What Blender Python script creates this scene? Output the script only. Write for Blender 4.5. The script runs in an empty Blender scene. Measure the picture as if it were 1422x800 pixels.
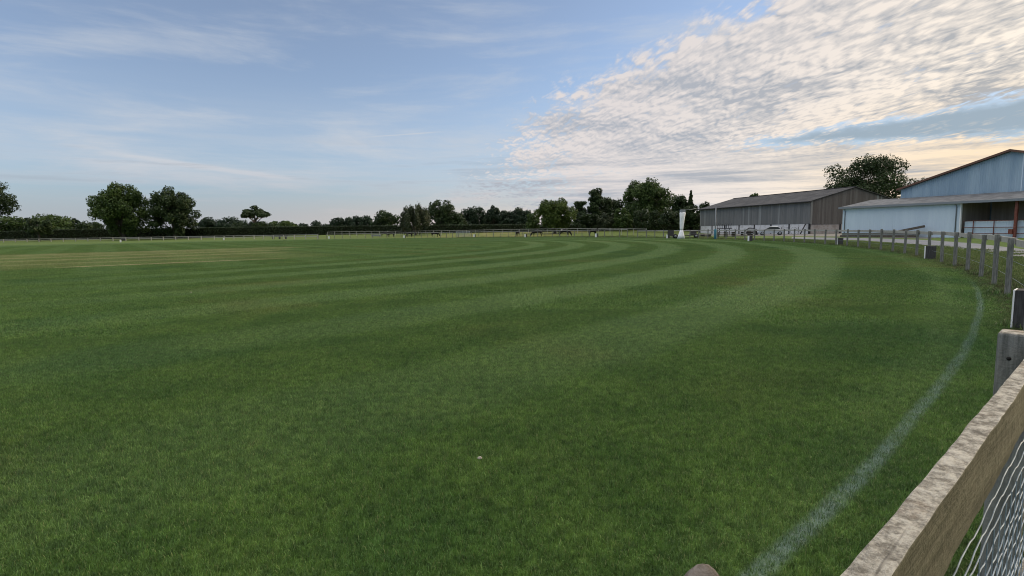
import bpy, bmesh, math, random
import numpy as np
from mathutils import Vector, Matrix
random.seed(7)
GRASS = True
RNG = np.random.default_rng(11)
R = math.radians
scene = bpy.context.scene
COL = scene.collection

# ------------------------------------------------------------------ node helpers
class V:
    """A value or a socket in a node tree, with arithmetic."""
    def __init__(s, t, sock): s.t, s.s = t, sock
    def _b(s, o, op, rev=False):
        n = s.t.nodes.new('ShaderNodeMath'); n.operation = op
        a, b = (o, s) if rev else (s, o)
        for i, q in enumerate((a, b)):
            if isinstance(q, V): s.t.links.new(q.s, n.inputs[i])
            elif q is not None: n.inputs[i].default_value = q
        return V(s.t, n.outputs[0])
    def __add__(s, o): return s._b(o, 'ADD')
    __radd__ = __add__
    def __sub__(s, o): return s._b(o, 'SUBTRACT')
    def __rsub__(s, o): return s._b(o, 'SUBTRACT', True)
    def __mul__(s, o): return s._b(o, 'MULTIPLY')
    __rmul__ = __mul__
    def __truediv__(s, o): return s._b(o, 'DIVIDE')
    def f(s, op, o=None): return s._b(o, op)
    def smooth(s, a, b, lo=0., hi=1.):
        n = s.t.nodes.new('ShaderNodeMapRange'); n.interpolation_type = 'SMOOTHSTEP'
        s.t.links.new(s.s, n.inputs['Value'])
        if a > b: a, b, lo, hi = b, a, hi, lo
        n.inputs['From Min'].default_value = a; n.inputs['From Max'].default_value = b
        n.inputs['To Min'].default_value = lo; n.inputs['To Max'].default_value = hi
        return V(s.t, n.outputs[0])

def link(t, a, b): t.links.new(a.s if isinstance(a, V) else a, b)
def comb(t, x, y, z):
    n = t.nodes.new('ShaderNodeCombineXYZ')
    for i, q in enumerate((x, y, z)):
        if isinstance(q, V): t.links.new(q.s, n.inputs[i])
        else: n.inputs[i].default_value = q
    return V(t, n.outputs[0])
def sep(t, v):
    n = t.nodes.new('ShaderNodeSeparateXYZ'); link(t, v, n.inputs[0])
    return [V(t, o) for o in n.outputs]
def noise(t, vec, scale, detail=3., rough=.5, dist=0., out='Factor'):
    n = t.nodes.new('ShaderNodeTexNoise')
    if vec is not None: link(t, vec, n.inputs['Vector'])
    n.inputs['Scale'].default_value = scale; n.inputs['Detail'].default_value = detail
    n.inputs['Roughness'].default_value = rough; n.inputs['Distortion'].default_value = dist
    return V(t, n.outputs[0 if out == 'Factor' else 1])
def mixc(t, f, a, b, mode='MIX'):
    n = t.nodes.new('ShaderNodeMix'); n.data_type = 'RGBA'; n.blend_type = mode
    if isinstance(f, V): link(t, f, n.inputs[0])
    else: n.inputs[0].default_value = f
    for q, i in ((a, 6), (b, 7)):
        if isinstance(q, V): link(t, q, n.inputs[i])
        else: n.inputs[i].default_value = (*q, 1)
    return V(t, n.outputs[2])
def geom_pos(t): return V(t, t.nodes.new('ShaderNodeNewGeometry').outputs['Position'])
def objco(t): return V(t, t.nodes.new('ShaderNodeTexCoord').outputs['Object'])
def attr(t, name):
    n = t.nodes.new('ShaderNodeAttribute'); n.attribute_name = name
    return V(t, n.outputs['Fac'])
def mapping(t, vec, scale=(1, 1, 1), rot=(0, 0, 0), loc=(0, 0, 0)):
    n = t.nodes.new('ShaderNodeMapping'); link(t, vec, n.inputs[0])
    n.inputs['Scale'].default_value = scale; n.inputs['Rotation'].default_value = rot; n.inputs['Location'].default_value = loc
    return V(t, n.outputs[0])

def material(name, build=None, color=(.5, .5, .5), rough=.8, metal=0., spec=.3, bump=None):
    m = bpy.data.materials.new(name); m.use_nodes = True
    t = m.node_tree; b = t.nodes['Principled BSDF']
    b.inputs['Base Color'].default_value = (*color, 1); b.inputs['Roughness'].default_value = rough
    b.inputs['Metallic'].default_value = metal; b.inputs['Specular IOR Level'].default_value = spec
    if build:
        c = build(t)
        if isinstance(c, tuple): c, h = c
        else: h = None
        if c is not None: link(t, c, b.inputs['Base Color'])
        if h is not None:
            n = t.nodes.new('ShaderNodeBump'); n.inputs['Strength'].default_value = bump or .4; n.inputs['Distance'].default_value = .02
            link(t, h, n.inputs['Height']); t.links.new(n.outputs[0], b.inputs['Normal'])
    return m

# ------------------------------------------------------------------ camera (eye about 1.5 m above the turf)
F_PX = 750.; EYE = 1.5
pitch = math.atan(79.8 / 750); roll = .016
fw = Vector((0, math.cos(pitch), -math.sin(pitch))); r0 = Vector((1, 0, 0)); u0 = r0.cross(fw)
rt = math.cos(roll) * r0 - math.sin(roll) * u0; up = math.sin(roll) * r0 + math.cos(roll) * u0
cd = bpy.data.cameras.new('camera'); cam = bpy.data.objects.new('camera', cd); COL.objects.link(cam)
cd.sensor_width = 36; cd.lens = 36 * F_PX / 1422; cd.clip_start = .02; cd.clip_end = 6000
cam.matrix_world = Matrix(((rt.x, up.x, -fw.x, 0), (rt.y, up.y, -fw.y, 0), (rt.z, up.z, -fw.z, EYE), (0, 0, 0, 1)))
scene.camera = cam

def at(px, depth, z=0.):
    """World point on the bearing of survey column px at a distance along the view axis."""
    yh = 331.57 - .016 * px
    d = fw + rt * ((px - 711) / F_PX) + up * ((400 - yh) / F_PX)
    s = depth / d.y
    return Vector((d.x * s, depth, z))
def ht(px, py, depth):
    """Height of a thing whose top stands at survey row py."""
    return EYE + (331.57 - .016 * px - py) / F_PX * depth

# ------------------------------------------------------------------ sky
SUN_AZ, SUN_EL = 64., 7.
w = bpy.data.worlds.new('World'); scene.world = w; w.use_nodes = True
def build_sky(t):
    t.nodes.clear()
    out = t.nodes.new('ShaderNodeOutputWorld')
    sky = t.nodes.new('ShaderNodeTexSky'); sky.sky_type = 'NISHITA'; sky.sun_disc = False
    sky.sun_elevation = R(SUN_EL); sky.sun_rotation = R(SUN_AZ); sky.altitude = 60
    sky.air_density = 1.; sky.dust_density = .35; sky.ozone_density = 6.
    dirn = V(t, t.nodes.new('ShaderNodeTexCoord').outputs['Generated'])
    x, y, z = sep(t, dirn)
    zc = z.f('MAXIMUM', 0.)
    az = x.f('ARCTAN2', y) * 57.2958
    el = zc.f('ARCSINE') * 57.2958
    k = .10
    pu = x / (zc + k); pv = y / (zc + k)
    pl = comb(t, pu, pv, 0.)
    ae = comb(t, az * .1, el * .1, 0.)
    # wobble that roughens the edges of the cloud sheet
    wob = (noise(t, ae, 1.6, 4, .6) - .5) * 5.0
    wob2 = (noise(t, mapping(t, ae, (1, 2.5, 1)), 4., 4, .6) - .5) * 2.0
    # --- sheet mask
    f1 = el - (az + 1.2) * .312 - 13.7 + wob * .35
    top = f1.smooth(1.6, -6.)
    lowm = el.smooth(9.5, 5.)
    leftm = (az + wob * 1.1).smooth(-7., 10.) * (1. - lowm) + (az + wob * 1.5).smooth(-14., 17.) * lowm
    f2 = el - ((az - 23.4) * .075 + 8.3) + wob2 * .7 + wob * .12
    f3 = el - (7.6 - (az - 24.7) * .05) + wob2 * .5
    gap = f2.smooth(.7, -1.) * f3.smooth(-1., .6) * (az + wob2 * 2).smooth(16., 27.)
    backfade = az.smooth(120., 85.)
    over = (el + wob * 1.5).smooth(27., 38.)  # unseen high cloud cover, added to throw more light on the grass
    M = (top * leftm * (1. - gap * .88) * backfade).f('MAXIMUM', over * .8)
    # --- mackerel cells (plane coordinates: a flat sheet overhead)
    warp = noise(t, pl, 1.3, 2, .5, out='c')
    vw = t.nodes.new('ShaderNodeVectorMath'); vw.operation = 'MULTIPLY_ADD'
    link(t, warp, vw.inputs[0]); vw.inputs[1].default_value = (.16, .26, 0); link(t, pl, vw.inputs[2])
    pw = V(t, vw.outputs[0])
    rot = R(-38)
    def cells(off):
        q = mapping(t, pw, (1., .54, 1.), (0, 0, rot), (off[0], off[1], 0))
        vo = t.nodes.new('ShaderNodeTexVoronoi'); vo.feature = 'F1'; vo.inputs['Scale'].default_value = 16.
        wq = t.nodes.new('ShaderNodeVectorMath'); wq.operation = 'MULTIPLY_ADD'
        link(t, noise(t, q, 9., 3, .55, out='c'), wq.inputs[0]); wq.inputs[1].default_value = (.22, .22, 0); link(t, q, wq.inputs[2])
        t.links.new(wq.outputs[0], vo.inputs['Vector'])
        a = .98 - V(t, vo.outputs['Distance']) * .95
        a = a * .42 + noise(t, mapping(t, q, (1., .62, 1.)), 24., 5, .62, .4) * .58
        b = noise(t, mapping(t, pw, (1., .5, 1.), (0, 0, R(20)), (off[0] + 3, off[1] + 7, 0)), 4., 3, .5)
        return a * .70 + b * .30
    n0 = cells((0, 0)); n1 = cells((-.018, -.02))
    big = noise(t, mapping(t, pw, (1, .5, 1), (0, 0, rot)), 1.5, 3, .5)
    th = .60 - M * .47 + (big - .5) * .25
    fine = el.smooth(2., 8.)
    dens = (n0 - th).f('DIVIDE', .26).smooth(0., 1.)
    veil = M.smooth(.45, 1.1) * noise(t, mapping(t, pw, (1, .5, 1), (0, 0, rot)), 3.2, 5, .6).smooth(.10, .55) * .90
    dens = (dens * M.smooth(0.02, .3)).f('MAXIMUM', veil)
    # thick grey patches and lit rims
    grey = noise(t, mapping(t, comb(t, az * .1, el * .1, 3.), (.55, 1.9, 1), (0, 0, R(-9))), 1.7, 5, .58)
    emb = (n0 - n1) * 2.3
    lit = .60 + emb + (n0 - .45) * 1.7 - (grey - .48).f('MAXIMUM', -.05) * (4.2 - 2.6 * el.smooth(12.5, 16.))
    # low streaked layer near the horizon
    st = noise(t, mapping(t, comb(t, az * .1, el * .1, 9.), (.32, 5.5, 1), (0, 0, R(-4.5))), 1.6, 6, .62)
    lit = lit * (1. - lowm * .85) + ((.5 - st) * 6.5 + .55) * (lowm * .85)
    lit = lit.f('MAXIMUM', 0.).f('MINIMUM', 1.25)
    warm = (az - el * .6).smooth(2., 46.)
    sunw = az.smooth(18., 48.) * el.smooth(13., 4.)
    c_sh = mixc(t, warm, (.44, .47, .53), (.47, .47, .47))
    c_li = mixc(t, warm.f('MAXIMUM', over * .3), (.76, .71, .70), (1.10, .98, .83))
    c_li = mixc(t, sunw * .75, c_li, (1.0, .74, .44))
    ccol = mixc(t, lit, c_sh, c_li)
    # --- cirrus veils over the rest
    ci = noise(t, mapping(t, comb(t, az * .1, el * .1, 20.), (.30, 1.7, 1), (0, 0, R(-6))), 1.5, 6, .62, .3)
    ci2 = noise(t, mapping(t, comb(t, az * .1, el * .1, 40.), (.22, 3.2, 1), (0, 0, R(5))), 2.2, 5, .6)
    cir = (ci - .44).f('DIVIDE', .30).smooth(0., 1.) * .55 + el.smooth(17., 4.) * .28 + el.smooth(15., 5.) * .34 * (ci2 - .3).f('DIVIDE', .35).smooth(0, 1) + .03
    cir = cir * el.smooth(26., 16., .6, 1.)
    greyst = (ci2 - .52).f('DIVIDE', .12).smooth(0, 1) * el.smooth(2.5, 4.) * el.smooth(10., 6.) * .6
    cirn = mixc(t, greyst, (.58, .62, .68), (.40, .43, .49))
    cirn = mixc(t, el.smooth(7., 1.), cirn, mixc(t, az.smooth(-38., 5.), (.46, .48, .53), (.72, .62, .58)))
    # thin vapour trail
    cir = cir.f('MAXIMUM', gap * .95)
    cirn = mixc(t, gap, cirn, (.34, .42, .49))
    tr = (el - (az + 13.) * .085 - 9.6).f('ABSOLUTE').smooth(.11, .0) * az.smooth(-15.5, -12.) * az.smooth(-6., -9.) * .35
    tr2 = (el - 6.3 + (az + 30.) * .12).f('ABSOLUTE').smooth(.35, .0) * az.smooth(-39., -31.) * az.smooth(-19., -26.) * .45
    base = t.nodes.new('ShaderNodeHueSaturation'); base.inputs['Hue'].default_value = .5
    base.inputs['Saturation'].default_value = SKY_SAT; base.inputs['Value'].default_value = 1.
    t.links.new(sky.outputs[0], base.inputs['Color'])
    tint = mixc(t, 1., V(t, base.outputs[0]), SKY_TINT, 'MULTIPLY')
    b0 = t.nodes.new('ShaderNodeBackground'); b0.inputs['Strength'].default_value = SKY_STR
    link(t, tint, b0.inputs['Color'])
    b1 = t.nodes.new('ShaderNodeBackground'); b1.inputs['Strength'].default_value = CLOUD_STR; link(t, cirn, b1.inputs['Color'])
    cst = over * .55 + CLOUD_STR  # the added cloud cover overhead shines brighter, as fill light
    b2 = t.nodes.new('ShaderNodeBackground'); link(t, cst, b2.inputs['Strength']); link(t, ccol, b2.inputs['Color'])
    hz = el.smooth(7.5, .3) * .85
    m0 = t.nodes.new('ShaderNodeMixShader')
    link(t, (cir + tr + tr2).f('MAXIMUM', hz).f('MINIMUM', 1.), m0.inputs[0]); t.links.new(b0.outputs[0], m0.inputs[1]); t.links.new(b1.outputs[0], m0.inputs[2])
    m1 = t.nodes.new('ShaderNodeMixShader')
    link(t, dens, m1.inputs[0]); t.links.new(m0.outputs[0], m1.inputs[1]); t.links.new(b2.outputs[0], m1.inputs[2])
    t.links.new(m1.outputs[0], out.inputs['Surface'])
SKY_STR, CLOUD_STR, SKY_SAT, SKY_TINT = .126, .5, .58, (1.0, 1.05, 1.04)
build_sky(w.node_tree)
sd = bpy.data.lights.new('sun', 'SUN'); sun = bpy.data.objects.new('sun', sd); COL.objects.link(sun)
sd.energy = 1.2; sd.angle = R(14); sd.color = (1., .78, .52)
sv = Vector((math.sin(R(SUN_AZ)) * math.cos(R(SUN_EL)), math.cos(R(SUN_AZ)) * math.cos(R(SUN_EL)), math.sin(R(SUN_EL))))
sun.rotation_euler = sv.to_track_quat('Z', 'Y').to_euler(); sun.location = sv * 200
vs = scene.view_settings; vs.view_transform = 'Standard'; vs.look = 'None'; vs.gamma = 1; vs.exposure = 1.0; vs.use_curve_mapping = False
scene.cycles.use_denoising = True; scene.cycles.filter_width = 1.05
scene.cycles.max_bounces = 5; scene.cycles.diffuse_bounces = 3; scene.cycles.glossy_bounces = 2; scene.cycles.transmission_bounces = 3
w.cycles.sampling_method = 'MANUAL'; w.cycles.sample_map_resolution = 512

# ------------------------------------------------------------------ object helpers
def tag(o, label=None, cat=None, group=None, kind=None):
    if label: o['label'] = label
    if cat: o['category'] = cat
    if group: o['group'] = group
    if kind: o['kind'] = kind
    return o
def thing(name, label, cat, loc=(0, 0, 0), rz=0., group=None):
    o = bpy.data.objects.new(name, None); COL.objects.link(o)
    o.empty_display_size = .2; o.location = loc; o.rotation_euler = (0, 0, rz)
    return tag(o, label, cat, group)
def copy_tree(o, parent=None):
    c = o.copy(); COL.objects.link(c); c.parent = parent
    for ch in list(o.children): copy_tree(ch, c)
    return c

class MB:
    """Collects shapes into one mesh."""
    def __init__(s): s.v, s.f, s.a, s.smooth = [], [], [], []
    def add(s, vs, fs, tint=.5, smooth=False):
        n = len(s.v); s.v += [tuple(q) for q in vs]
        s.f += [tuple(i + n for i in q) for q in fs]; s.a += [tint] * len(fs); s.smooth += [smooth] * len(fs)
        return s
    def hexa(s, p, tint=.5):
        return s.add(p, [(3, 2, 1, 0), (4, 5, 6, 7), (0, 1, 5, 4), (1, 2, 6, 5), (2, 3, 7, 6), (3, 0, 4, 7)], tint)
    def box(s, c, d, rz=0., tint=.5, taper=1., lean=(0, 0)):
        hx, hy, hz = d[0] / 2, d[1] / 2, d[2] / 2; cs, sn = math.cos(rz), math.sin(rz); p = []
        for z, k in ((-hz, 1.), (hz, taper)):
            for x, y in ((-hx, -hy), (hx, -hy), (hx, hy), (-hx, hy)):
                x, y = x * k, y * k
                p.append((c[0] + x * cs - y * sn + (lean[0] if z > 0 else 0), c[1] + x * sn + y * cs + (lean[1] if z > 0 else 0), c[2] + z))
        return s.hexa(p, tint)
    def bar(s, p0, p1, w_, h_, tint=.5, upv=Vector((0, 0, 1))):
        p0, p1 = Vector(p0), Vector(p1); d = (p1 - p0).normalized()
        sx = d.cross(upv)
        sx = sx.normalized() if sx.length > 1e-4 else Vector((1, 0, 0))
        sz = sx.cross(d).normalized(); a, b = sx * w_ / 2, sz * h_ / 2
        return s.hexa([p0 - a - b, p0 + a - b, p0 + a + b, p0 - a + b, p1 - a - b, p1 + a - b, p1 + a + b, p1 - a + b], tint)
    def tube(s, path, r, n=8, tint=.5, cap=True, smooth=True):
        path = [Vector(p) for p in path]; rr = r if isinstance(r, (list, tuple)) else [r] * len(path)
        vs, fs = [], []
        for i, p in enumerate(path):
            d = (path[min(i + 1, len(path) - 1)] - path[max(i - 1, 0)]).normalized()
            ref = Vector((0, 0, 1)) if abs(d.z) < .9 else Vector((1, 0, 0))
            a = d.cross(ref).normalized(); b = a.cross(d)
            for k in range(n):
                q = 2 * math.pi * k / n; vs.append(p + (a * math.cos(q) + b * math.sin(q)) * rr[i])
        for i in range(len(path) - 1):
            for k in range(n):
                fs.append((i * n + k, i * n + (k + 1) % n, (i + 1) * n + (k + 1) % n, (i + 1) * n + k))
        if cap: fs += [tuple(range(n)), tuple(range((len(path) - 1) * n + n - 1, (len(path) - 1) * n - 1, -1))]
        return s.add(vs, fs, tint, smooth)
    def quad(s, a, b, c, d, tint=.5): return s.add([a, b, c, d], [(0, 1, 2, 3)], tint)
    def prism(s, poly, off, tint=.5):
        """A planar outline pushed along a vector."""
        n = len(poly); off = Vector(off); q = [Vector(p) for p in poly]
        return s.add(q + [p + off for p in q], [tuple(range(n))[::-1], tuple(range(n, 2 * n))] + [(i, (i + 1) % n, n + (i + 1) % n, n + i) for i in range(n)], tint)
    def build(s, name, m, parent=None, bevel=0.):
        me = bpy.data.meshes.new(name); me.from_pydata(s.v, [], s.f)
        me.attributes.new('tint', 'FLOAT', 'FACE').data.foreach_set('value', s.a)
        me.polygons.foreach_set('use_smooth', s.smooth)
        bm = bmesh.new(); bm.from_mesh(me); bmesh.ops.recalc_face_normals(bm, faces=bm.faces[:]); bm.to_mesh(me); bm.free()
        me.materials.append(m)
        o = bpy.data.objects.new(name, me); COL.objects.link(o); o.parent = parent
        if bevel:
            b = o.modifiers.new('edges', 'BEVEL'); b.width = bevel; b.segments = 2; b.limit_method = 'ANGLE'
        return o

def mesh_np(name, verts, faces_flat, nper, m, tint=None, extra=None):
    """Large mesh from arrays: every face has nper corners; tint is one value per face."""
    me = bpy.data.meshes.new(name); nf = len(faces_flat) // nper
    me.vertices.add(len(verts)); me.vertices.foreach_set('co', np.ascontiguousarray(verts, dtype=np.float32).ravel())
    me.loops.add(len(faces_flat)); me.loops.foreach_set('vertex_index', np.ascontiguousarray(faces_flat, dtype=np.int32))
    me.polygons.add(nf); me.polygons.foreach_set('loop_start', np.arange(0, nf * nper, nper, dtype=np.int32))
    me.update(calc_edges=True)
    if tint is not None: me.attributes.new('tint', 'FLOAT', 'FACE').data.foreach_set('value', np.asarray(tint, dtype=np.float32))
    me.materials.append(m)
    return me

# ------------------------------------------------------------------ turf
CX, CY, RL = -53.8, 60.4, 80.1          # the ground is a ring: centre and radius of its painted boundary line
def turf_colour(t, blades):
    p = geom_pos(t); x, y, z = sep(t, p)
    dx, dy = x - CX, y - CY
    rad = (dx * dx + dy * dy).f('SQRT')
    ang = dy.f('ARCTAN2', dx)
    pxy = comb(t, x, y, 0.)
    n_big = noise(t, pxy, .22, 3, .55)
    n_mid = noise(t, pxy, 1.1, 4, .6)
    n_fine = noise(t, pxy, 7., 3, .6)
    n_wob = noise(t, pxy, .5, 2, .5) - .5
    # mown rings, lighter where the mower ran away from the pavilion side
    ph = ((rad + n_wob * .8 - 76.6) * (2 * math.pi / 4.0)).f('COSINE')
    act = (rad.smooth(50., 57.)) * ang.smooth(R(-54), R(-37)) * (rad + n_wob).smooth(80.3, 79.5)
    ring = ph.smooth(-.75, .75) - .5
    # straight passes on the square and the ground around it
    u = x * .8 + y * .6; s = y * .8 - x * .6
    st2 = ((u + n_wob * .7) * (2 * math.pi / 5.)).f('COSINE').smooth(-.5, .5) - .5
    inner = rad.smooth(56., 50.) * .35
    stripe = ring * act + st2 * inner
    base = mixc(t, n_mid.smooth(.3, .7), (.066, .142, .034), (.114, .208, .050))
    base = mixc(t, n_big.smooth(.52, .70) * .5, base, (.150, .152, .050))       # drier, browner patches
    base = mixc(t, n_big.smooth(.47, .33) * .7, base, (.044, .122, .034))
    base = mixc(t, (stripe.f('MAXIMUM', 0.)) * 2 * .6, base, (.175, .275, .115))
    base = mixc(t, (stripe * -1.).f('MAXIMUM', 0.) * 2 * .32, base, (.062, .122, .022))
    base = mixc(t, .8, base, mixc(t, noise(t, pxy, 11., 3, .65).smooth(.30, .70), (.55, .58, .6), (1.35, 1.32, 1.2)), 'MULTIPLY')
    base = mixc(t, (noise(t, pxy, 2.3, 4, .7)).smooth(.60, .76) * .28, base, (.14, .13, .055))
    # the worn cricket square
    sq = (s + n_wob).smooth(34.5, 37.) * (s + n_wob).smooth(66.5, 64.5) * (u + n_wob * 2).smooth(15., 11.) * u.smooth(-60., -50.)
    base = mixc(t, sq * .40, base, (.20, .235, .090))
    def strip(s0, s1, ua, ub): return (s + n_wob * .5).smooth(s0 - .35, s0) * (s + n_wob * .5).smooth(s1 + .35, s1) * (u + n_wob * 3).smooth(ub + 1.5, ub - 1.5) * u.smooth(ua - 1., ua + 1.)
    ps = (strip(62.8, 63.7, -42, 18.2) + strip(35.2, 35.7, -2., 8.) + strip(66.2, 66.6, -20., 17.) + strip(46.5, 48.5, -40., 12.) * .45 + strip(40., 41.6, -30., 6.) * .35 + strip(53.5, 56., -40., 14.) * .45 + strip(59., 60.2, -40., 15.) * .5).f('MINIMUM', 1.)
    base = mixc(t, ps * n_mid.smooth(.2, .5) * .85, base, (.40, .36, .21))
    # rough meadow outside the fence, soil and dead grass along its foot
    out = (rad + n_wob * .5).smooth(80.7, 81.6)
    far = rad.smooth(110., 81.)
    rough = mixc(t, n_mid.smooth(.3, .7), (.070, .115, .028), (.125, .175, .046))
    rough = mixc(t, n_fine.smooth(.55, .75) * .6, rough, (.16, .14, .06))
    base = mixc(t, out, base, rough)
    soil = (rad + n_wob * .5).smooth(80.35, 80.8) * (rad + n_wob * .6).smooth(81.7, 81.0) * n_fine.smooth(.40, .58)
    base = mixc(t, soil * .8, base, (.050, .036, .024))
    # painted boundary line, scuffed
    wl = (rad + n_wob * .08 - ((ang * 57.2958 + 42.9) * .045 + 80.15)).f('ABSOLUTE').smooth(.072, .012) * ang.smooth(R(-34.), R(-39.))
    cover = wl * noise(t, pxy, 14., 4, .7).smooth(.28, .66, .12, .9) * noise(t, pxy, 1.7, 2, .5).smooth(.1, .5)
    if blades:
        rnd = attr(t, 'tint')
        base = mixc(t, .75, base, mixc(t, rnd, (.40, .45, .40), (1.85, 1.75, 1.7)), 'MULTIPLY')
        base = mixc(t, rnd.smooth(.93, .97) * .55, base, (.26, .23, .11))         # dead blades
        base = mixc(t, cover * rnd.smooth(.1, .7), base, (.24, .34, .30))
    else:
        v = noise(t, pxy, 30., 3, .7)
        base = mixc(t, out, mixc(t, 1., base, mixc(t, v.smooth(.3, .7), (.42, .40, .36), (.85, .82, .72)), 'MULTIPLY'), base)      # thatch between the blades
        base = mixc(t, cover * .8, base, (.26, .34, .32))
    return base

def turf_material(name, blades):
    m = bpy.data.materials.new(name); m.use_nodes = True; t = m.node_tree; b = t.nodes['Principled BSDF']
    c = turf_colour(t, blades); link(t, c, b.inputs['Base Color'])
    b.inputs['Roughness'].default_value = .55 if blades else .9; b.inputs['Specular IOR Level'].default_value = .35 if blades else .1
    if blades:
        tr = t.nodes.new('ShaderNodeBsdfTranslucent'); link(t, c, tr.inputs['Color'])
        mx = t.nodes.new('ShaderNodeMixShader'); mx.inputs[0].default_value = .2
        t.links.new(b.outputs[0], mx.inputs[1]); t.links.new(tr.outputs[0], mx.inputs[2])
        t.links.new(mx.outputs[0], t.nodes['Material Output'].inputs['Surface'])
    else:
        n = t.nodes.new('ShaderNodeBump'); n.inputs['Strength'].default_value = .8; n.inputs['Distance'].default_value = .05
        p = geom_pos(t); link(t, noise(t, p, 12., 6, .7), n.inputs['Height']); t.links.new(n.outputs[0], b.inputs['Normal'])
    return m
M_TURF = turf_material('turf', False); M_BLADE = turf_material('grass_blades', True)

g = MB().quad((-3000, -1200, 0), (3000, -1200, 0), (3000, 4000, 0), (-3000, 4000, 0)).build('ground', M_TURF)
tag(g, kind='structure')

def blade_patch(n, size, hmin, hmax, wid, seed, lean=.7, seg=2):
    """Many bent blades on a square patch; returns verts, tri/quads as triangles, tint per face."""
    r = np.random.default_rng(seed)
    x = r.uniform(-size / 2, size / 2, n); y = r.uniform(-size / 2, size / 2, n)
    h = r.uniform(hmin, hmax, n)
    a = r.uniform(0, 2 * np.pi, n); w_ = wid * r.uniform(.6, 1.2, n) / 2
    la = r.uniform(0, 2 * np.pi, n); ll = r.uniform(.15, lean, n) * h
    dx, dy = np.cos(a) * w_, np.sin(a) * w_; lx, ly = np.cos(la) * ll, np.sin(la) * ll
    P = np.zeros((n, 5, 3))
    P[:, 0] = np.c_[x - dx, y - dy, np.zeros(n) - .003]; P[:, 1] = np.c_[x + dx, y + dy, np.zeros(n) - .003]
    P[:, 2] = np.c_[x - dx * .8 + lx * .35, y - dy * .8 + ly * .35, h * .6]; P[:, 3] = np.c_[x + dx * .8 + lx * .35, y + dy * .8 + ly * .35, h * .6]
    P[:, 4] = np.c_[x + lx, y + ly, h * np.sqrt(np.maximum(.1, 1 - (ll / h) ** 2 * .6))]
    i = np.arange(n)[:, None] * 5
    T = np.concatenate([i + np.array([[0, 1, 3]]), i + np.array([[0, 3, 2]]), i + np.array([[2, 3, 4]])], 1).reshape(-1)
    tint = np.repeat(r.uniform(0, 1, n), 3)
    return P.reshape(-1, 3), T, tint

def scatter_group():
    ng = bpy.data.node_groups.new('scatter_patches', 'GeometryNodeTree')
    ng.interface.new_socket('Geometry', in_out='INPUT', socket_type='NodeSocketGeometry')
    ng.interface.new_socket('Geometry', in_out='OUTPUT', socket_type='NodeSocketGeometry')
    N, L = ng.nodes, ng.links
    gi, go = N.new('NodeGroupInput'), N.new('NodeGroupOutput')
    at_ = N.new('GeometryNodeInputNamedAttribute'); at_.data_type = 'FLOAT'; at_.inputs['Name'].default_value = 'spot'
    cmp_ = N.new('FunctionNodeCompare'); cmp_.data_type = 'FLOAT'; cmp_.operation = 'GREATER_THAN'; cmp_.inputs[1].default_value = .5
    L.new(at_.outputs[0], cmp_.inputs[0])
    sp = N.new('GeometryNodeSeparateGeometry'); sp.domain = 'POINT'; L.new(gi.outputs[0], sp.inputs[0]); L.new(cmp_.outputs[0], sp.inputs['Selection'])
    io = N.new('GeometryNodeInstanceOnPoints'); L.new(sp.outputs[0], io.inputs['Points']); L.new(sp.outputs[1], io.inputs['Instance'])
    ro = N.new('GeometryNodeInputNamedAttribute'); ro.data_type = 'FLOAT'; ro.inputs['Name'].default_value = 'turn'
    cx = N.new('ShaderNodeCombineXYZ'); L.new(ro.outputs[0], cx.inputs[2]); L.new(cx.outputs[0], io.inputs['Rotation'])
    sc = N.new('GeometryNodeInputNamedAttribute'); sc.data_type = 'FLOAT'; sc.inputs['Name'].default_value = 'size'
    L.new(sc.outputs[0], io.inputs['Scale'])
    L.new(io.outputs[0], go.inputs[0])
    return ng
SCATTER = scatter_group()
def scatter(name, patch, spots, turns, sizes, m, label, cat):
    """One object: the patch mesh plus a loose vertex at every spot where the patch is repeated."""
    P, T, tint = patch; n0 = len(P); spots = np.asarray(spots)
    me = mesh_np(name, np.r_[P, spots], T, 3, m, tint)
    for nm, arr in (('spot', np.r_[np.zeros(n0), np.ones(len(spots))]), ('turn', np.r_[np.zeros(n0), turns]), ('size', np.r_[np.ones(n0), sizes])):
        me.attributes.new(nm, 'FLOAT', 'POINT').data.foreach_set('value', arr.astype(np.float32))
    o = bpy.data.objects.new(name, me); COL.objects.link(o)
    md = o.modifiers.new('scatter', 'NODES'); md.node_group = SCATTER
    return tag(o, label, cat, kind='stuff')

def turf_cells():
    """Patches of three sizes on a nested grid, the change from one to the next broken up at random."""
    out_ = {k: [] for k in range(6)}
    def ok(x, y, h, lim):
        a = math.degrees(math.atan2(x, y + h * 1.5))
        return abs(a) < 49 and math.hypot(x, y) > .9 and math.hypot(x - CX, y - CY) < lim
    rnd = random.Random(5)
    def put(x, y, size):
        d = math.hypot(x, y); e = d * rnd.uniform(.78, 1.28)
        if size == 4 and e > 40:
            if d < 140 and ok(x, y, 4, 83.): out_[3 if e < 62 else 4 if e < 92 else 5].append((x, y))
        elif size == 2 and e > 11:
            if ok(x, y, 2, 82.5): out_[1 if e < 21 else 2].append((x, y))
        elif size == 1:
            if ok(x, y, 1, 82.): out_[0].append((x, y))
        else:
            q = size / 4
            for sx in (-q, q):
                for sy in (-q, q): put(x + sx, y + sy, size // 2)
    for gx in range(-36, 36):
        for gy in range(-1, 36): put(gx * 4 + 2., gy * 4 + 2., 4)
    return out_
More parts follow.
